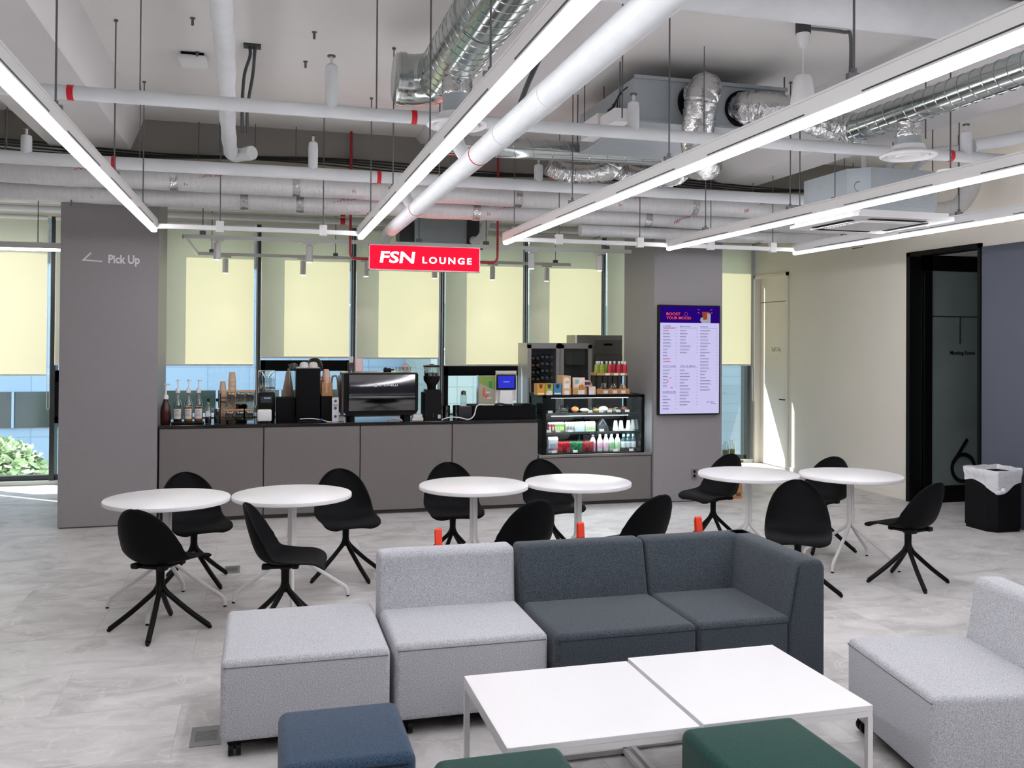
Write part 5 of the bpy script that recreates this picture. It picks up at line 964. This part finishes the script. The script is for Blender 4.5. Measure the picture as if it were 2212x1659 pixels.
# bottom level
t = carton(1194, Yc+.12, ZL+.014, .11, .17, ('#c8cbce', '#c9a9bb', '#9a9fb0'), 'large grey square carton at the bottom left of the case')
MB().box(-.055, .0, -.0325, -.0315, .02, .045).build('blue_strip', cm('#4a5a8a'), t); MB().box(.0, .055, -.0325, -.0315, .025, .045).build('pink_strip', cm('#d0706f'), t)
def can(px, Y, col, lab, grp, h=.115, r=.029):
    t = thing('drink_can', lab, 'can', (CX(px, Y), Y, ZL+.014), group=grp); MB().lathe([(r*.8, 0), (r, .006), (r, h-.012), (r*.82, h-.003)], n=18).build('can_body', mat('can_'+col[1:], col, .3, .3, vary=.35, scale=30), t, 50); MB().lathe([(r*.82, h-.003), (r*.84, h), (r*.7, h-.003), (0, h-.003)], n=18).build('can_lid', M['steel'], t, 50); return t
CANS = {}
for (base, col, nm) in ((1210, '#b51a2c', 'red'), (1236, '#16794c', 'green'), (1261, '#a3212e', 'dark red')):
    for r_ in range(3):
        for c_ in range(3 if nm != 'dark red' else 3):
            px = base+8.4*c_; Y = Yc+.09+.068*r_; lab = nm+' drink can in the bottom level of the case, '+('front', 'middle', 'back')[r_]+' row'
            if nm not in CANS: CANS[nm] = can(px, Y, col, lab, nm+' drink cans in the display case')
            else: dup(CANS[nm], (CX(px, Y)+.004*r_, Y, ZL+.014), label=lab)
def pet(px, Y, col, cap, lab, grp, h=.18, r=.03, clear=False):
    t = thing('drink_bottle', lab, 'bottle', (CX(px, Y), Y, ZL+.014), group=grp); MB().lathe([(r*.9, 0), (r, .008), (r, h*.62), (r*.75, h*.74), (r*.38, h*.86), (r*.36, h*.9)], n=18).build('bottle_body', M['blueglass'] if clear else cm(col, .35), t, 50); MB().lathe([(r*.45, h*.88), (r*.45, h), (0, h)], n=14).build('cap', cm(cap, .5), t, 50)
    MB().lathe([(r+.0008, h*.2), (r+.0008, h*.52)], n=18).build('label', cm('#dfe3e6' if clear else {'#d9b6c9': '#c98fae', '#e8dfe6': '#e6b9cf', '#cfe3c9': '#9cc79a', '#dfeedd': '#b5d8a8'}.get(col, '#cccccc')), t, 50); return t
M['blueglass'] = glassm('water_bottle_plastic', (.72, .88, .95), .12, .08)
PB = {}
for (px, col, cap, nm, clear) in ((1281, '#d9b6c9', '#3a2f3c', 'mauve', 0), (1296, '#e8dfe6', '#eef3f3', 'pale pink', 0), (1309, '#e8dfe6', '#eef3f3', 'pale pink', 0), (1321, '#cfe3c9', '#e8f4f0', 'pale green', 0), (1334, '#dfeedd', '#e8f4f0', 'lightest green', 0), (1347, '', '#4fb7bd', 'clear water', 1), (1357, '', '#4fb7bd', 'clear water', 1), (1368, '', '#4fb7bd', 'clear water', 1)):
    for r_ in range(2):
        Y = Yc+.1+.075*r_; lab = nm+' drink bottle standing in the bottom right of the case, '+('front', 'rear')[r_]+' row'
        if nm not in PB: PB[nm] = pet(px, Y, col, cap, lab, nm+' bottles in the display case', clear=clear)
        else: dup(PB[nm], (CX(px, Y), Y, ZL+.014), label=lab)
# things on top of the case
def K2(px, Y): return aty(px, 850, Y).x
for (px0, px1, py, col, c2, lab) in ((1151, 1158, 830, '#c9c3bb', '#8f8a84', 'clear-sided snack box at the far left on the display case'),):
    pass
def snack(px0, px1, py, Y, d, col, lab, name='snack_box', notes=True, dec=None, base=None):
    x0, x1 = aty(px0, 850, Y).x, aty(px1, 850, Y).x; h = aty(px0, py, Y).z-zt; w = (x1-x0)/2; t = thing(name, lab, 'box', ((x0+x1)/2, Y+d/2, zt))
    MB().rbox(-w, w, -d/2, d/2, 0, h, .003, 1).build('box_body', cm(col, .5), t)
    if dec:
        b = MB(); b.prism([(-w*.5, h*.95), (w*.5, h*.95), (w*.3, h*.6), (-w*.3, h*.6)], 'y', -d/2-.001, -d/2); b.build('opening', cm(dec), t); MB().box(-w*.8, w*.8, -d/2-.0015, -d/2, h*.08, h*.2).build('print', cm('#e9e2d2'), t)
    if notes: MB().box(-w*.55, w*.6, -d/2-.004, -d/2-.002, h*.0+.002, .05).build('price_note', cm('#e6ded8'), t)
    return t, w, h, d
xL = 1176
snack(1160, 1177, 829, 9.48, .12, '#d89a34', 'yellow-orange snack box, leftmost on the display case', dec='#6b4020', notes=False)
snack(1178, 1195, 829, 9.48, .12, '#a3a83e', 'olive-green snack box with a white note on the display case', dec='#4a3a20')
snack(1196, 1213, 829, 9.48, .12, '#3b82b4', 'blue snack box on the display case', dec='#2a2f3a', notes=False)
t, w, h, d = snack(1215, 1233, 812, 9.48, .2, '#e0b07c', 'tall peach snack carton with a rounded white window on the display case')
MB().prism([(-w*.7, h*.35), (w*.7, h*.35), (w*.7, h*.75)]+[(w*.7*math.cos(a), h*.75+w*.7*math.sin(a)) for a in [PI*i/8 for i in range(1, 8)]]+[(-w*.7, h*.75)], 'y', -d/2-.001, -d/2).build('white_window', cm('#efe6dc'), t); b = MB(); put_text(b, '118', (-w*.45, -d/2-.0015, h*.6), XU, ZU, YN, w*.9, .03, .001, .01); b.build('number_print', cm('#a0694a'), t)
x0 = aty(1251, 850, 9.5).x; t = thing('donut_box', 'kraft tray holding an upright clear bag of orange ring snacks', 'box', (x0, 9.56, zt)); MB().box(-.085, .085, -.08, -.075, 0, .075).box(-.085, .085, .075, .08, 0, .075).box(-.085, -.08, -.08, .08, 0, .075).box(.08, .085, -.08, .08, 0, .075).box(-.085, .085, -.08, .08, 0, .004).build('kraft_tray', cm('#c4955e', .8), t); MB().box(-.02, .055, -.084, -.081, .005, .055).build('price_note', cm('#e6ded8'), t)
b = MB(); b.grid(lambda a, c: (-.07+.14*a, -.05+.03*math.sin(PI*a)*math.sin(PI*min(1, c*1.05))*-1, .02+.17*c), 12, 10); b.grid(lambda a, c: (-.07+.14*a, -.03+.03*math.sin(PI*a)*math.sin(PI*min(1, c*1.05)), .02+.17*c), 12, 10); f = b.build('snack_bag', cm('#e3d2c2', .35), t, 60); b = MB(); b.tube(arc((.02, -.085, .09), .022, 0, 2*PI, 18, 'xz'), .009, 8); b.build('pictured_ring', cm('#e08a34'), f, 60); MB().box(-.05, -.01, -.083, -.08, .13, .17).build('bag_print', cm('#8ab4c4'), f)
t, w, h, d = snack(1268, 1287, 835, 9.48, .12, '#e2c7b4', 'pale box with dark purple side and lifted lid on the display case'); MB().box(-w-.001, -w*.6, -d/2-.001, -d/2+.02, 0, h).build('purple_side', cm('#2c1e4a'), t); MB().prism([(-w, h), (w, h), (w*.5, h+.06), (-w*1.3, h+.075)], 'y', d/2-.02, d/2-.01).build('lid', cm('#d9b69f'), t); MB().box(-w*.9, w*.5, d/2-.022, d/2-.02, h+.015, h+.045).build('lid_print', cm('#43285f'), t)
# two tier kraft stand
x0, x1 = aty(1288, 850, 9.5).x, aty(1361, 850, 9.5).x; z1 = aty(1325, 812, 9.5).z
t = thing('snack_stand', 'two-tier kraft and black display stand at the right end of the case top', 'stand', ((x0+x1)/2, 9.6, zt)); w = (x1-x0)/2
def tray(z, w0, w1, h): return MB().box(w0, w1, -.1, -.094, z, z+h).box(w0, w1, .094, .1, z, z+h).box(w0, w0+.005, -.1, .1, z, z+h).box(w1-.005, w1, -.1, .1, z, z+h).box(w0, w1, -.1, .1, z, z+.005)
tray(.0, -w, w, .062).build('kraft_tray', M['kraft'], t); zu = z1-zt-.0; tray(zu, -w-.0, w*.86, .035).build('kraft_tray', M['kraft'], t)
b = MB()
for sx_ in (-w+.01, -w*.3, w*.3, w*.84):
    for sy_ in (-.08, .08): b.box(sx_-.006, sx_+.006, sy_-.006, sy_+.006, .005, zu)
b.build('black_posts', M['black'], t)
for f in (-.45, .1, .6): MB().box(w*f-.025, w*f+.025, -.104, -.1, .012, .045).build('price_note', cm('#e6ded8'), t)
for f in (-.35, .15, .55): MB().box(w*f-.025, w*f+.025, -.104, -.1, zu+.006, zu+.03).build('price_note', cm('#e6ded8'), t)
for k, (px, col, lab) in enumerate(((1306, '#3a2219', 'dark clear-bagged bread loaf in the lower kraft tray, left one'), (1327, '#5e3626', 'brown clear-bagged bread in the lower kraft tray, middle one'), (1347, '#b07645', 'golden clear-bagged bread in the lower kraft tray, right one'))):
    Yt = 9.57; t = thing('bagged_bread', lab, 'bread', (aty(px, 850, Yt).x, Yt, zt+.007), group='bagged breads in the lower kraft tray'); MB().ball((0, 0, .045), 1, (.045, .06, .045), 14, 9).build('bread', mat('bread%d' % k, col, .6, vary=.3, scale=30), t, 60); MB().grid(lambda a, c: ((.052+.008*math.sin(9*a*2*PI))*math.cos(2*PI*a)*(1-.5*c*c), .065*math.sin(2*PI*a)*(1-.5*c), .115*c), 20, 6, wrapu=True).build('clear_bag', M['jglass'], t, 60)
for k, (px, g_) in enumerate(((1289, 1), (1294, 1), (1300, 1), (1310, 1), (1318, 0), (1327, 0), (1337, 0), (1344, 0), (1350, 0))):
    Yt = 9.53+.05*(k % 2); lab = ('green fruit jelly pouch' if g_ else 'red fruit jelly pouch')+' with white cap in the upper kraft tray, '+('front' if k % 2 == 0 else 'rear')+' row'
    t = thing('drink_pouch', lab, 'pouch', (aty(px, 812, Yt).x, Yt, zt+zu+.007), group=('green' if g_ else 'red')+' pouches in the upper kraft tray')
    def pf(a, c, s=1): return ((.03*(1-.12*c))*(2*a-1), -s*.018*math.sin(PI*a)*(1-c)**.6-.0, .125*c)
    b = MB(); b.grid(lambda a, c: pf(a, c, 1), 8, 6); b.grid(lambda a, c: pf(a, c, -1), 8, 6); b.build('pouch_body', mat('pouch%d' % k, '#8a9a2c' if g_ else '#b3162f', .3, vary=.45, scale=45), t, 60)
    MB().lathe([(.008, .12), (.008, .132), (.013, .133), (.013, .155), (0, .155)], n=12).build('cap', M['whiteplastic'], t, 50)
# ------------------------------------------------------------------ round tables
def round_table():
    t = thing('round_table', 'x', 'table', (0, 0, 0))
    MB().lathe([(0, .706), (.40, .706), (.405, .709), (.405, .731), (.402, .734), (0, .734)], n=72).build('table_top', M['whitetop'], t, 50)
    MB().lathe([(.07, .696), (.07, .706)], n=24).lathe([(.0, .696), (.07, .696)], n=24).build('mount_plate', M['whitemetal'], t)
    b = MB(); b.box(-.16, -.10, -.012, .012, .694, .706); b.build('table_bracket', M['whitemetal'], t)
    for k in range(4):
        a = PI/2*k+PI/2*.0+.0; d = Vector((math.cos(a), math.sin(a), 0))
        P = [d*.0165+Vector((0, 0, .70)), d*.0165+Vector((0, 0, .40)), d*.018+Vector((0, 0, .345)), d*.045+Vector((0, 0, .30)), d*.20+Vector((0, 0, .185)), d*.345+Vector((0, 0, .085)), d*.375+Vector((0, 0, .055)), d*.385+Vector((0, 0, .012))]
        leg = MB().tube(smoothpath(P, 6), .0135, 14).build('leg', M['whitemetal'], t, 60)
        MB().cyl(d*.385+Vector((0, 0, 0)), d*.385+Vector((0, 0, .012)), .011, n=12).build('foot_glide', M['black'], leg)
    return t
T0 = round_table()
TT = [((-.61, 6.51), -.2, 'white round table, leftmost, in front of the arrow pillar'), ((.205, 6.50), -.02, 'white round table touching the leftmost one on its right'), ((1.52, 6.61), .1, 'white round table in the middle, in front of the counter, left of its pair'),
      ((2.33, 6.58), .05, 'white round table in front of the display case, right of its pair'), ((3.845, 6.69), .75, 'white round table just before the menu screen pillar'), ((4.64, 6.455), .80, 'white round table farthest right, towards the beige wall')]
TT[5] = (TT[5][0], .6, TT[5][2]); TT[4] = (TT[4][0], .55, TT[4][2])
for i, ((x, y), rz, lab) in enumerate(TT):
    if i == 0: T0.location = (x, y, 0); T0.rotation_euler.z = rz; T0['label'] = lab; T0['group'] = 'white round cafe tables'
    else: dup(T0, (x, y, 0), rz, lab)
# ------------------------------------------------------------------ shell chairs
def interp(tab, v):
    for i in range(len(tab)-1):
        a, b = tab[i], tab[i+1]
        if v <= b[0] or i == len(tab)-2:
            f = (v-a[0])/(b[0]-a[0]); return [a[k]+(b[k]-a[k])*f for k in range(1, len(a))]
ctl = [Vector(p) for p in ((.245, 0, .408), (.225, 0, .432), (.16, 0, .442), (.05, 0, .430), (-.06, 0, .424), (-.135, 0, .448), (-.178, 0, .505), (-.205, 0, .58), (-.228, 0, .66), (-.245, 0, .735), (-.256, 0, .79))]
cp = smoothpath(ctl, 3); NP = len(cp)-1
WT = [(0, .135), (.04, .195), (.10, .222), (.2, .236), (.35, .242), (.45, .240), (.6, .230), (.72, .213), (.82, .184), (.90, .142), (.955, .096), (.985, .055), (1, .012)]
ST = [(0, .0, -.012), (.1, .0, -.004), (.25, .0, .02), (.4, .015, .055), (.5, .06, .075), (.6, .085, .055), (.75, .075, .02), (.9, .045, 0), (1, .01, 0)]
def shellf(a, c):
    j = min(NP, int(round(c*NP))); p = cp[j]; w = interp(WT, c)[0]; u_ = 2*a-1; s_, z_ = interp(ST, c); k = abs(u_)**2.2
    return (w*u_*(1-.04*k), p.x+s_*k, p.z+z_*k)
def make_chair():
    t = thing('shell_chair', 'x', 'chair', (0, 0, 0))
    o = MB().grid(shellf, 16, NP).build('seat_shell', M['shell'], t, 180)
    for v in o.data.vertices: pass
    sl_ = o.modifiers.new('thick', 'SOLIDIFY'); sl_.thickness = .011; sl_.offset = 0; sb_ = o.modifiers.new('sub', 'SUBSURF'); sb_.levels = 1; sb_.render_levels = 1
    MB().rbox(-.09, .09, -.1, .09, .398, .418, .006, 2).lathe([(.03, .375), (.045, .39), (.045, .40)], n=20).rbox(-.12, -.07, -.13, -.08, .40, .432, .008, 2).rbox(.07, .12, -.13, -.08, .40, .432, .008, 2).rbox(-.12, -.08, .05, .09, .40, .43, .008, 2).rbox(.08, .12, .05, .09, .40, .43, .008, 2).build('seat_mount', M['black'], t, 40)
    MB().tube([(0, 0, .38), (0, 0, .30), (0, 0, .262), (0, 0, .235)], [.026, .0245, .029, .02], 20).build('column', M['blackmetal'], t, 60)
    for k in range(4):
        a = PI/4+PI/2*k; d = Vector((math.cos(a), math.sin(a), 0))
        leg = MB().tube(smoothpath([d*.012+Vector((0, 0, .285)), d*.03+Vector((0, 0, .245)), d*.075+Vector((0, 0, .20)), d*.18+Vector((0, 0, .108)), d*.294+Vector((0, 0, .020))], 5), [.015]*3+[.0165]*18, 12).build('leg', M['blackmetal'], t, 60)
        MB().ball(d*.298+Vector((0, 0, .013)), .0135, u=12, v=8).build('foot_glide', M['black'], leg, 60)
    return t
C0 = make_chair()
# facing angle f: 0 looks away from the camera side (+y), clockwise positive seen from above
CH = [((-.60, 6.01), 31, -52, 'black shell chair in front of the leftmost table, seen from behind'), ((-.48, 7.11), 158, -3, 'black shell chair behind the leftmost table, against the counter'),
 ((.145, 5.84), 97, 5, 'black shell chair seen side-on, facing right, behind the grey ottoman'), ((.62, 7.04), 171, -15, 'black shell chair at the right of the second table, its back to the counter'),
 ((1.49, 7.23), 181, 10, 'black shell chair behind the middle table, by the counter panels'), ((1.63, 5.80), -18, 15, 'black shell chair peeking up behind the light grey sofa back'),
 ((2.33, 7.25), 172, 5, 'black shell chair behind the middle-right table, below the display case'), ((2.47, 5.80), -22, 20, 'black shell chair peeking up behind the slate sofa back'),
 ((3.90, 7.40), -106, 45, 'black shell chair by the wall outlet on the menu screen pillar'), ((3.70, 5.75), 212, 20, 'black shell chair facing the camera behind the slate corner sofa'),
 ((4.72, 7.0), -112, 0, 'black shell chair behind the farthest right table, near the beige wall'), ((4.70, 5.84), -16, 29, 'black shell chair standing free at the right, seen from behind')]
for i, ((x, y), f, bz, lab) in enumerate(CH):
    # the seat swivels on its column: shell and mount turn, the legs keep their own angle
    base = math.radians(bz); fz = -math.radians(f)
    if i == 0: r = C0; r.location = (x, y, 0); r['label'] = lab; r['group'] = 'black swivel shell chairs'
    else: r = dup(C0, (x, y, 0), 0, lab)
    r.rotation_euler.z = fz
    for ch in [o for o in bpy.data.objects if o.parent == r and o.name.split('.')[0] == 'leg']:
        ch.rotation_euler.z = base-fz
bpy.context.view_layer.update()
# ------------------------------------------------------------------ sofas
def caster(par, x, y, world=True):
    b = MB(); b.tube([(x-.026, y, .031), (x-.006, y, .031)], .031, 24); b.tube([(x+.006, y, .031), (x+.026, y, .031)], .031, 24); b.box(x-.012, x+.012, y-.012, y+.012, .03, .075); b.build('caster', M['black'], par, 40, world=world)
def soft(mb, name, m, par, bev=.03, seg=4, world=False):
    o = mb.build(name, m, par, world=world); bevel(o, bev, seg); return o
def seam(par, pts, m, r=.0035, name='seam'): MB().tube(pts, r, 6).build(name, m, par, 60)
BT = .70
def module(name, label, x0, x1, m, sm, back=True, rz=0., loc=None, yf=4.095, yr=4.875, grp=None, strap=None, sy=.58):
    # local frame: x across, y depth with the front at 0
    w = x1-x0; d = yr-yf; L = loc or ((x0+x1)/2, yf, 0); t = thing(name, label, 'sofa' if back else 'ottoman', L, rz, grp)
    soft(MB().box(-w/2, w/2, 0, (sy if back else d), .075, .425), 'seat', m, t, .028)
    if back: soft(MB().prism([(sy-.02, .075), (sy-.02, .38), (sy+.005, .43), (d-.155, BT-.02), (d-.13, BT), (d-.02, BT), (d, BT-.04), (d, .075)], 'x', -w/2, w/2), 'backrest', m, t, .022)
    ins = .012
    seam(t, [(-w/2+ins, .002, .395), (w/2-ins, .002, .395)], sm)
    for s_ in (-1, 1):
        for yy_ in (.06, d-.08): caster(t, s_*(w/2-.06), yy_, False)
    MB().box(-w/2+.03, w/2-.03, .03, d-.03, .06, .08).build('underside', M['matblack'], t)
    if strap is not None:
        MB().prism([(d-.002, BT-.12), (d+.004, BT-.12), (d+.008, BT+.0), (d+.02, BT+.062), (d+.03, BT+.066), (d+.034, BT+.05), (d+.014, BT-.12), (d+.02, BT-.12), (d+.044, BT+.055), (d+.03, BT+.076), (d+.014, BT+.07), (d+.0, BT+.0)], 'x', strap-.018, strap+.018).build('orange_strap', M['orange'], t)
    return t
seamlt = mat('grey_seam', '#6e6f73', .9); seamdk = mat('slate_seam', '#20272e', .9)
module('ottoman', 'large light grey square ottoman on casters, left end of the sofa row', -.163, .562, M['sofa_lt'], seamlt, back=False, yf=4.075, yr=4.85)
module('sofa_module', 'light grey armless sofa module between the ottoman and the slate sofas', .588, 1.312, M['sofa_lt'], seamlt, grp='armless sofa modules', strap=-.02, yf=4.11)
module('sofa_module', 'slate grey armless sofa module beside the corner unit', 1.335, 2.058, M['sofa_dk'], seamdk, grp='armless sofa modules', strap=.05, yf=4.06, yr=4.865)
t = thing('corner_sofa', 'slate grey corner sofa module with a right arm', 'sofa', (2.42, 4.06, 0))
xa, xb = -.355, .355; sx = .14; sy = .58; d = .805
soft(MB().box(xa, sx+.02, 0, sy, .075, .425), 'seat', M['sofa_dk'], t, .028)
dB = d
soft(MB().prism([(sy-.02, .075), (sy-.02, .38), (sy+.005, .43), (d-.155, BT-.02), (d-.13, BT), (d-.02, BT), (d, BT-.04), (d, .075)], 'x', xa, xb-.02), 'backrest', M['sofa_dk'], t, .022)
soft(MB().prism([(sx+.0, .075), (sx+.0, .38), (sx+.012, .43), (xb-.155, BT-.02), (xb-.13, BT), (xb-.02, BT), (xb, BT-.04), (xb, .075)], 'y', -.0, d-.004), 'armrest', M['sofa_dk'], t, .022)
seam(t, [(xa+.012, .002, .395), (sx, .002, .395)], seamdk); seam(t, [(sx+.002, -.002, .12), (sx+.002, -.002, .38), (sx+.014, -.002, .43), (xb-.155, -.002, BT-.03)], seamdk)
for s_ in (xa+.06, xb-.06):
    for yy_ in (.06, d-.08): caster(t, s_, yy_, False)
MB().box(xa+.03, xb-.03, .03, d-.03, .06, .08).build('underside', M['matblack'], t)
MB().prism([(d-.002, BT-.12), (d+.004, BT-.12), (d+.008, BT+.0), (d+.02, BT+.062), (d+.03, BT+.066), (d+.034, BT+.05), (d+.014, BT-.12), (d+.02, BT-.12), (d+.044, BT+.055), (d+.03, BT+.076), (d+.014, BT+.07), (d+.0, BT+.0)], 'x', .042, .078).build('orange_strap', M['orange'], t)
# right-hand sofa, turned to face the coffee tables
ang = math.atan2(3.701-3.008, 2.65-2.526)-PI/2   # front edge direction
fr = Vector((2.588, 3.35, 0)); t = module('sofa_module', 'light grey armless sofa module turned sideways at the right edge', 0, .74, M['sofa_lt'], seamlt, rz=-PI/2+ang, loc=(2.59, 3.355, 0), yf=0, yr=.78)
# poufs
def pouf(label, x0, x1, y0, y1, m, zt=.42, rz=0):
    t = thing('pouf', label, 'pouf', ((x0+x1)/2, (y0+y1)/2, 0), rz); w, d = (x1-x0)/2, (y1-y0)/2
    soft(MB().box(-w, w, -d, d, .02, zt), 'cushion_body', m, t, .035, 5)
    sm = mat('pouf_seam', '#12202a', .9); pts = [(-w+.03, -d-.001, zt-.03), (w-.03, -d-.001, zt-.03)]
    seam(t, pts, sm)
    for a in (-1, 1):
        for c in (-1, 1): MB().cyl((a*(w-.06), c*(d-.06), 0), (a*(w-.06), c*(d-.06), .022), .02, n=14).build('foot', M['black'], t)
    return t
pouf('navy blue fabric cube pouf in front of the grey ottoman', .066, .51, 3.03, 3.51, M['blue'])
pouf('dark green fabric cube pouf, right one, before the right coffee table', 1.452, 1.915, 2.55, 3.005, M['green'])
pouf('dark green fabric cube pouf, left one, cut by the bottom of the photo', .55, .995, 2.52, 2.985, M['green'])
# coffee tables
for (x0, x1, y0, y1, lab) in ((.822, 1.552, 3.035, 3.735, 'white square coffee table, left one of the pair'), (1.572, 2.293, 3.045, 3.770, 'white square coffee table, right one of the pair')):
    t = thing('coffee_table', lab, 'coffee table', ((x0+x1)/2, (y0+y1)/2, 0), group='white square coffee tables'); w, d = (x1-x0)/2, (y1-y0)/2
    MB().rbox(-w, w, -d, d, .378, .40, .002, 2).build('table_top', M['whitetop'], t)
    b = MB(); q = .011
    for s_ in (-1, 1):
        b.box(-w+.002, w-.002, s_*(d-q)-q, s_*(d-q)+q, .356, .378); b.box(s_*(w-q)-q, s_*(w-q)+q, -d+.002, d-.002, .356, .378); b.box(-w+.002, w-.002, s_*(d-q)-q, s_*(d-q)+q, .006, .028); b.box(s_*(w-q)-q, s_*(w-q)+q, -d+.002, d-.002, .006, .028)
    b.build('frame', M['whitemetal'], t)
    for a in (-1, 1):
        for c in (-1, 1):
            leg = MB().box(a*(w-q)-q, a*(w-q)+q, c*(d-q)-q, c*(d-q)+q, .0281, .3559).build('leg', M['whitemetal'], t); MB().cyl((a*(w-.02), c*(d-.02), 0), (a*(w-.02), c*(d-.02), .006), .009, n=10).build('foot_glide', M['black'], leg)
# ------------------------------------------------------------------ bin
c = atz(2150, 1142, 0); bx0, bx1 = atz(2100, 1130, 0), atz(2203, 1146, 0); x0, y0 = 6.86, 7.28
t = thing('waste_bin', 'black rectangular waste bin beside the dark wall', 'bin', (6.925, 7.36, 0))
Pb = [(-.19, -.10), (-.13, -.17), (.13, -.17), (.19, -.10), (.19, .17), (-.19, .17)]
Pb2 = [(a*1.0, c_*1.0) for a, c_ in Pb]
b = MB(); b.prism(Pb, 'z', 0, .03); b.prism([(a*1.04, c_*1.04) for a, c_ in Pb], 'z', .03, .555); b.build('bin_body', M['matblack'], t)
tb = thing('bin_liner', 'thin white plastic bag draped over the bin with a tied knot', 'bag', (6.925, 7.36, .555)); rn = random.Random(4)
def outline(a, s=1.07):
    P = [Vector((p[0]*s*1.04, p[1]*s*1.04, 0)) for p in Pb]; n = len(P); per = [(P[(i+1) % n]-P[i]).length for i in range(n)]; q = (a % 1)*sum(per)
    for i in range(n):
        if q <= per[i]: return P[i]+(P[(i+1) % n]-P[i])*(q/per[i])
        q -= per[i]
    return P[0]
def bagf(a, c):
    p = outline(a, 1.02+.05*math.sin(PI*min(1, c*1.3))+.006*math.sin(a*2*PI*11+c*4)); an = (a+.0) % 1
    k = math.exp(-((an-.10)/.07)**2)      # gathered towards the knot
    z = .045*math.sin(PI*min(1, c*1.6)) if c < .3 else .045*math.sin(PI*.48)-(c-.3)/.7*(.13+.05*math.sin(a*2*PI+1.0)+.03*math.sin(a*2*PI*3))
    z += .003*math.sin(a*2*PI*9+c*9); z -= .03*k*c
    return (p.x, p.y, z)
o = MB().grid(bagf, 120, 16, wrapu=True).build('draped_plastic', M['bag'], tb, 180)
q = outline(.10, 1.13); MB().ball((q.x, q.y-.012, -.15), .028, (1, .8, 1), 14, 9).ball((q.x-.06, q.y-.02, -.165), .04, (1.2, .5, .5), 14, 9).build('knot', M['bag'], tb, 60)
# floor boxes
for (x0, x1, y0, y1, lab) in ((-.30, -.165, 4.255, 4.465, 'metal floor box cover left of the grey ottoman'), (-.275, -.16, 7.34, 7.56, 'metal floor box cover between the two left round tables')):
    t = thing('floor_box', lab, 'floor outlet', ((x0+x1)/2, (y0+y1)/2, 0)); MB().rbox(x0, x1, y0, y1, 0, .004, .001, 1).build('cover', cm('#8f9090', .35, .5), t, world=True); b = MB()
    for i in range(8): b.box(x0+.02, x1-.02, y0+.05+.014*i, y0+.055+.014*i, .004, .005)
    b.build('ribs', cm('#77787a', .4, .5), t, world=True)
MB().box(-.9, -.8, 0, .1, 0, .1).bm.free()
# ------------------------------------------------------------------ barista behind the counter
def person(x, y, face):
    t = thing('person', 'person behind the counter, mostly hidden by the black tower, dark hair showing', 'person', (x, y, 0), face)
    me = bpy.data.meshes.new('body'); V = [(0, 0, .93), (0, .01, 1.08), (0, .01, 1.22), (0, .02, 1.36), (0, .0, 1.43), (0, -.02, 1.50), (0, -.03, 1.57),
        (.09, 0, .90), (.1, -.01, .5), (.1, .01, .1), (.11, -.1, .04), (-.09, 0, .90), (-.1, -.01, .5), (-.1, .01, .1), (-.11, -.1, .04),
        (.16, .02, 1.34), (.21, -.02, 1.10), (.19, -.2, 1.0), (.17, -.27, 1.0), (-.16, .02, 1.34), (-.21, -.02, 1.10), (-.19, -.2, 1.0), (-.17, -.27, 1.0)]
    E_ = [(0, 1), (1, 2), (2, 3), (3, 4), (4, 5), (5, 6), (0, 7), (7, 8), (8, 9), (9, 10), (0, 11), (11, 12), (12, 13), (13, 14), (3, 15), (15, 16), (16, 17), (17, 18), (3, 19), (19, 20), (20, 21), (21, 22)]
    R_ = [.13, .115, .13, .12, .055, .085, .08, .085, .055, .04, .035, .085, .055, .04, .035, .06, .04, .032, .025, .06, .04, .032, .025]
    for (hx, k) in ((.17, 18), (-.17, 22)):
        for f in range(5):
            dx = (f-1.5)*.018 if f < 4 else (-.04 if hx > 0 else .04); i0 = len(V)
            V += [(hx+dx, -.31 if f < 4 else -.285, 1.0), (hx+dx*1.1, -.335 if f < 4 else -.31, .995), (hx+dx*1.1, -.352 if f < 4 else -.32, .985)]; E_ += [(k, i0), (i0, i0+1), (i0+1, i0+2)]; R_ += [.011, .009, .008]
    me.from_pydata(V, E_, []); o = bpy.data.objects.new('body', me); COL.objects.link(o); o.parent = t; me.materials.append(M['skin'])
    sk = o.modifiers.new('skin', 'SKIN'); o.modifiers.new('sub', 'SUBSURF').levels = 2; o.modifiers['sub'].render_levels = 2
    for i, v in enumerate(me.skin_vertices[0].data): v.radius = (R_[i], R_[i]*(.75 if i < 4 else 1)); v.use_root = (i == 0)
    MB().ball((0, -.02, 1.575), 1, (.092, .105, .09), 20, 14).ball((0, .045, 1.56), 1, (.075, .07, .075), 16, 10).build('hair', M['hair'], t, 60)
    b = MB()
    for s_ in (-1, 1): b.ball((s_*.032, -.108, 1.53), .009, u=10, v=6)
    b.build('eyes', M['black'], t, 60); MB().ball((0, -.118, 1.505), .012, (1, 1.2, 1.4), 10, 8).build('nose', M['skin'], t, 60); MB().box(-.02, .02, -.112, -.105, 1.468, 1.474).build('mouth', cm('#8a4a44'), t)
    t.scale = (.96, .96, .96)
    MB().lathe([(.15, .60), (.165, .85), (.145, 1.0), (.15, 1.2), (.165, 1.33), (.1, 1.40), (.062, 1.425)], (0, 0, 0), 28).build('black_apron_top', M['black'], t, 50)
person(aty(681, 800, 10.6).x, 10.62, math.radians(200))
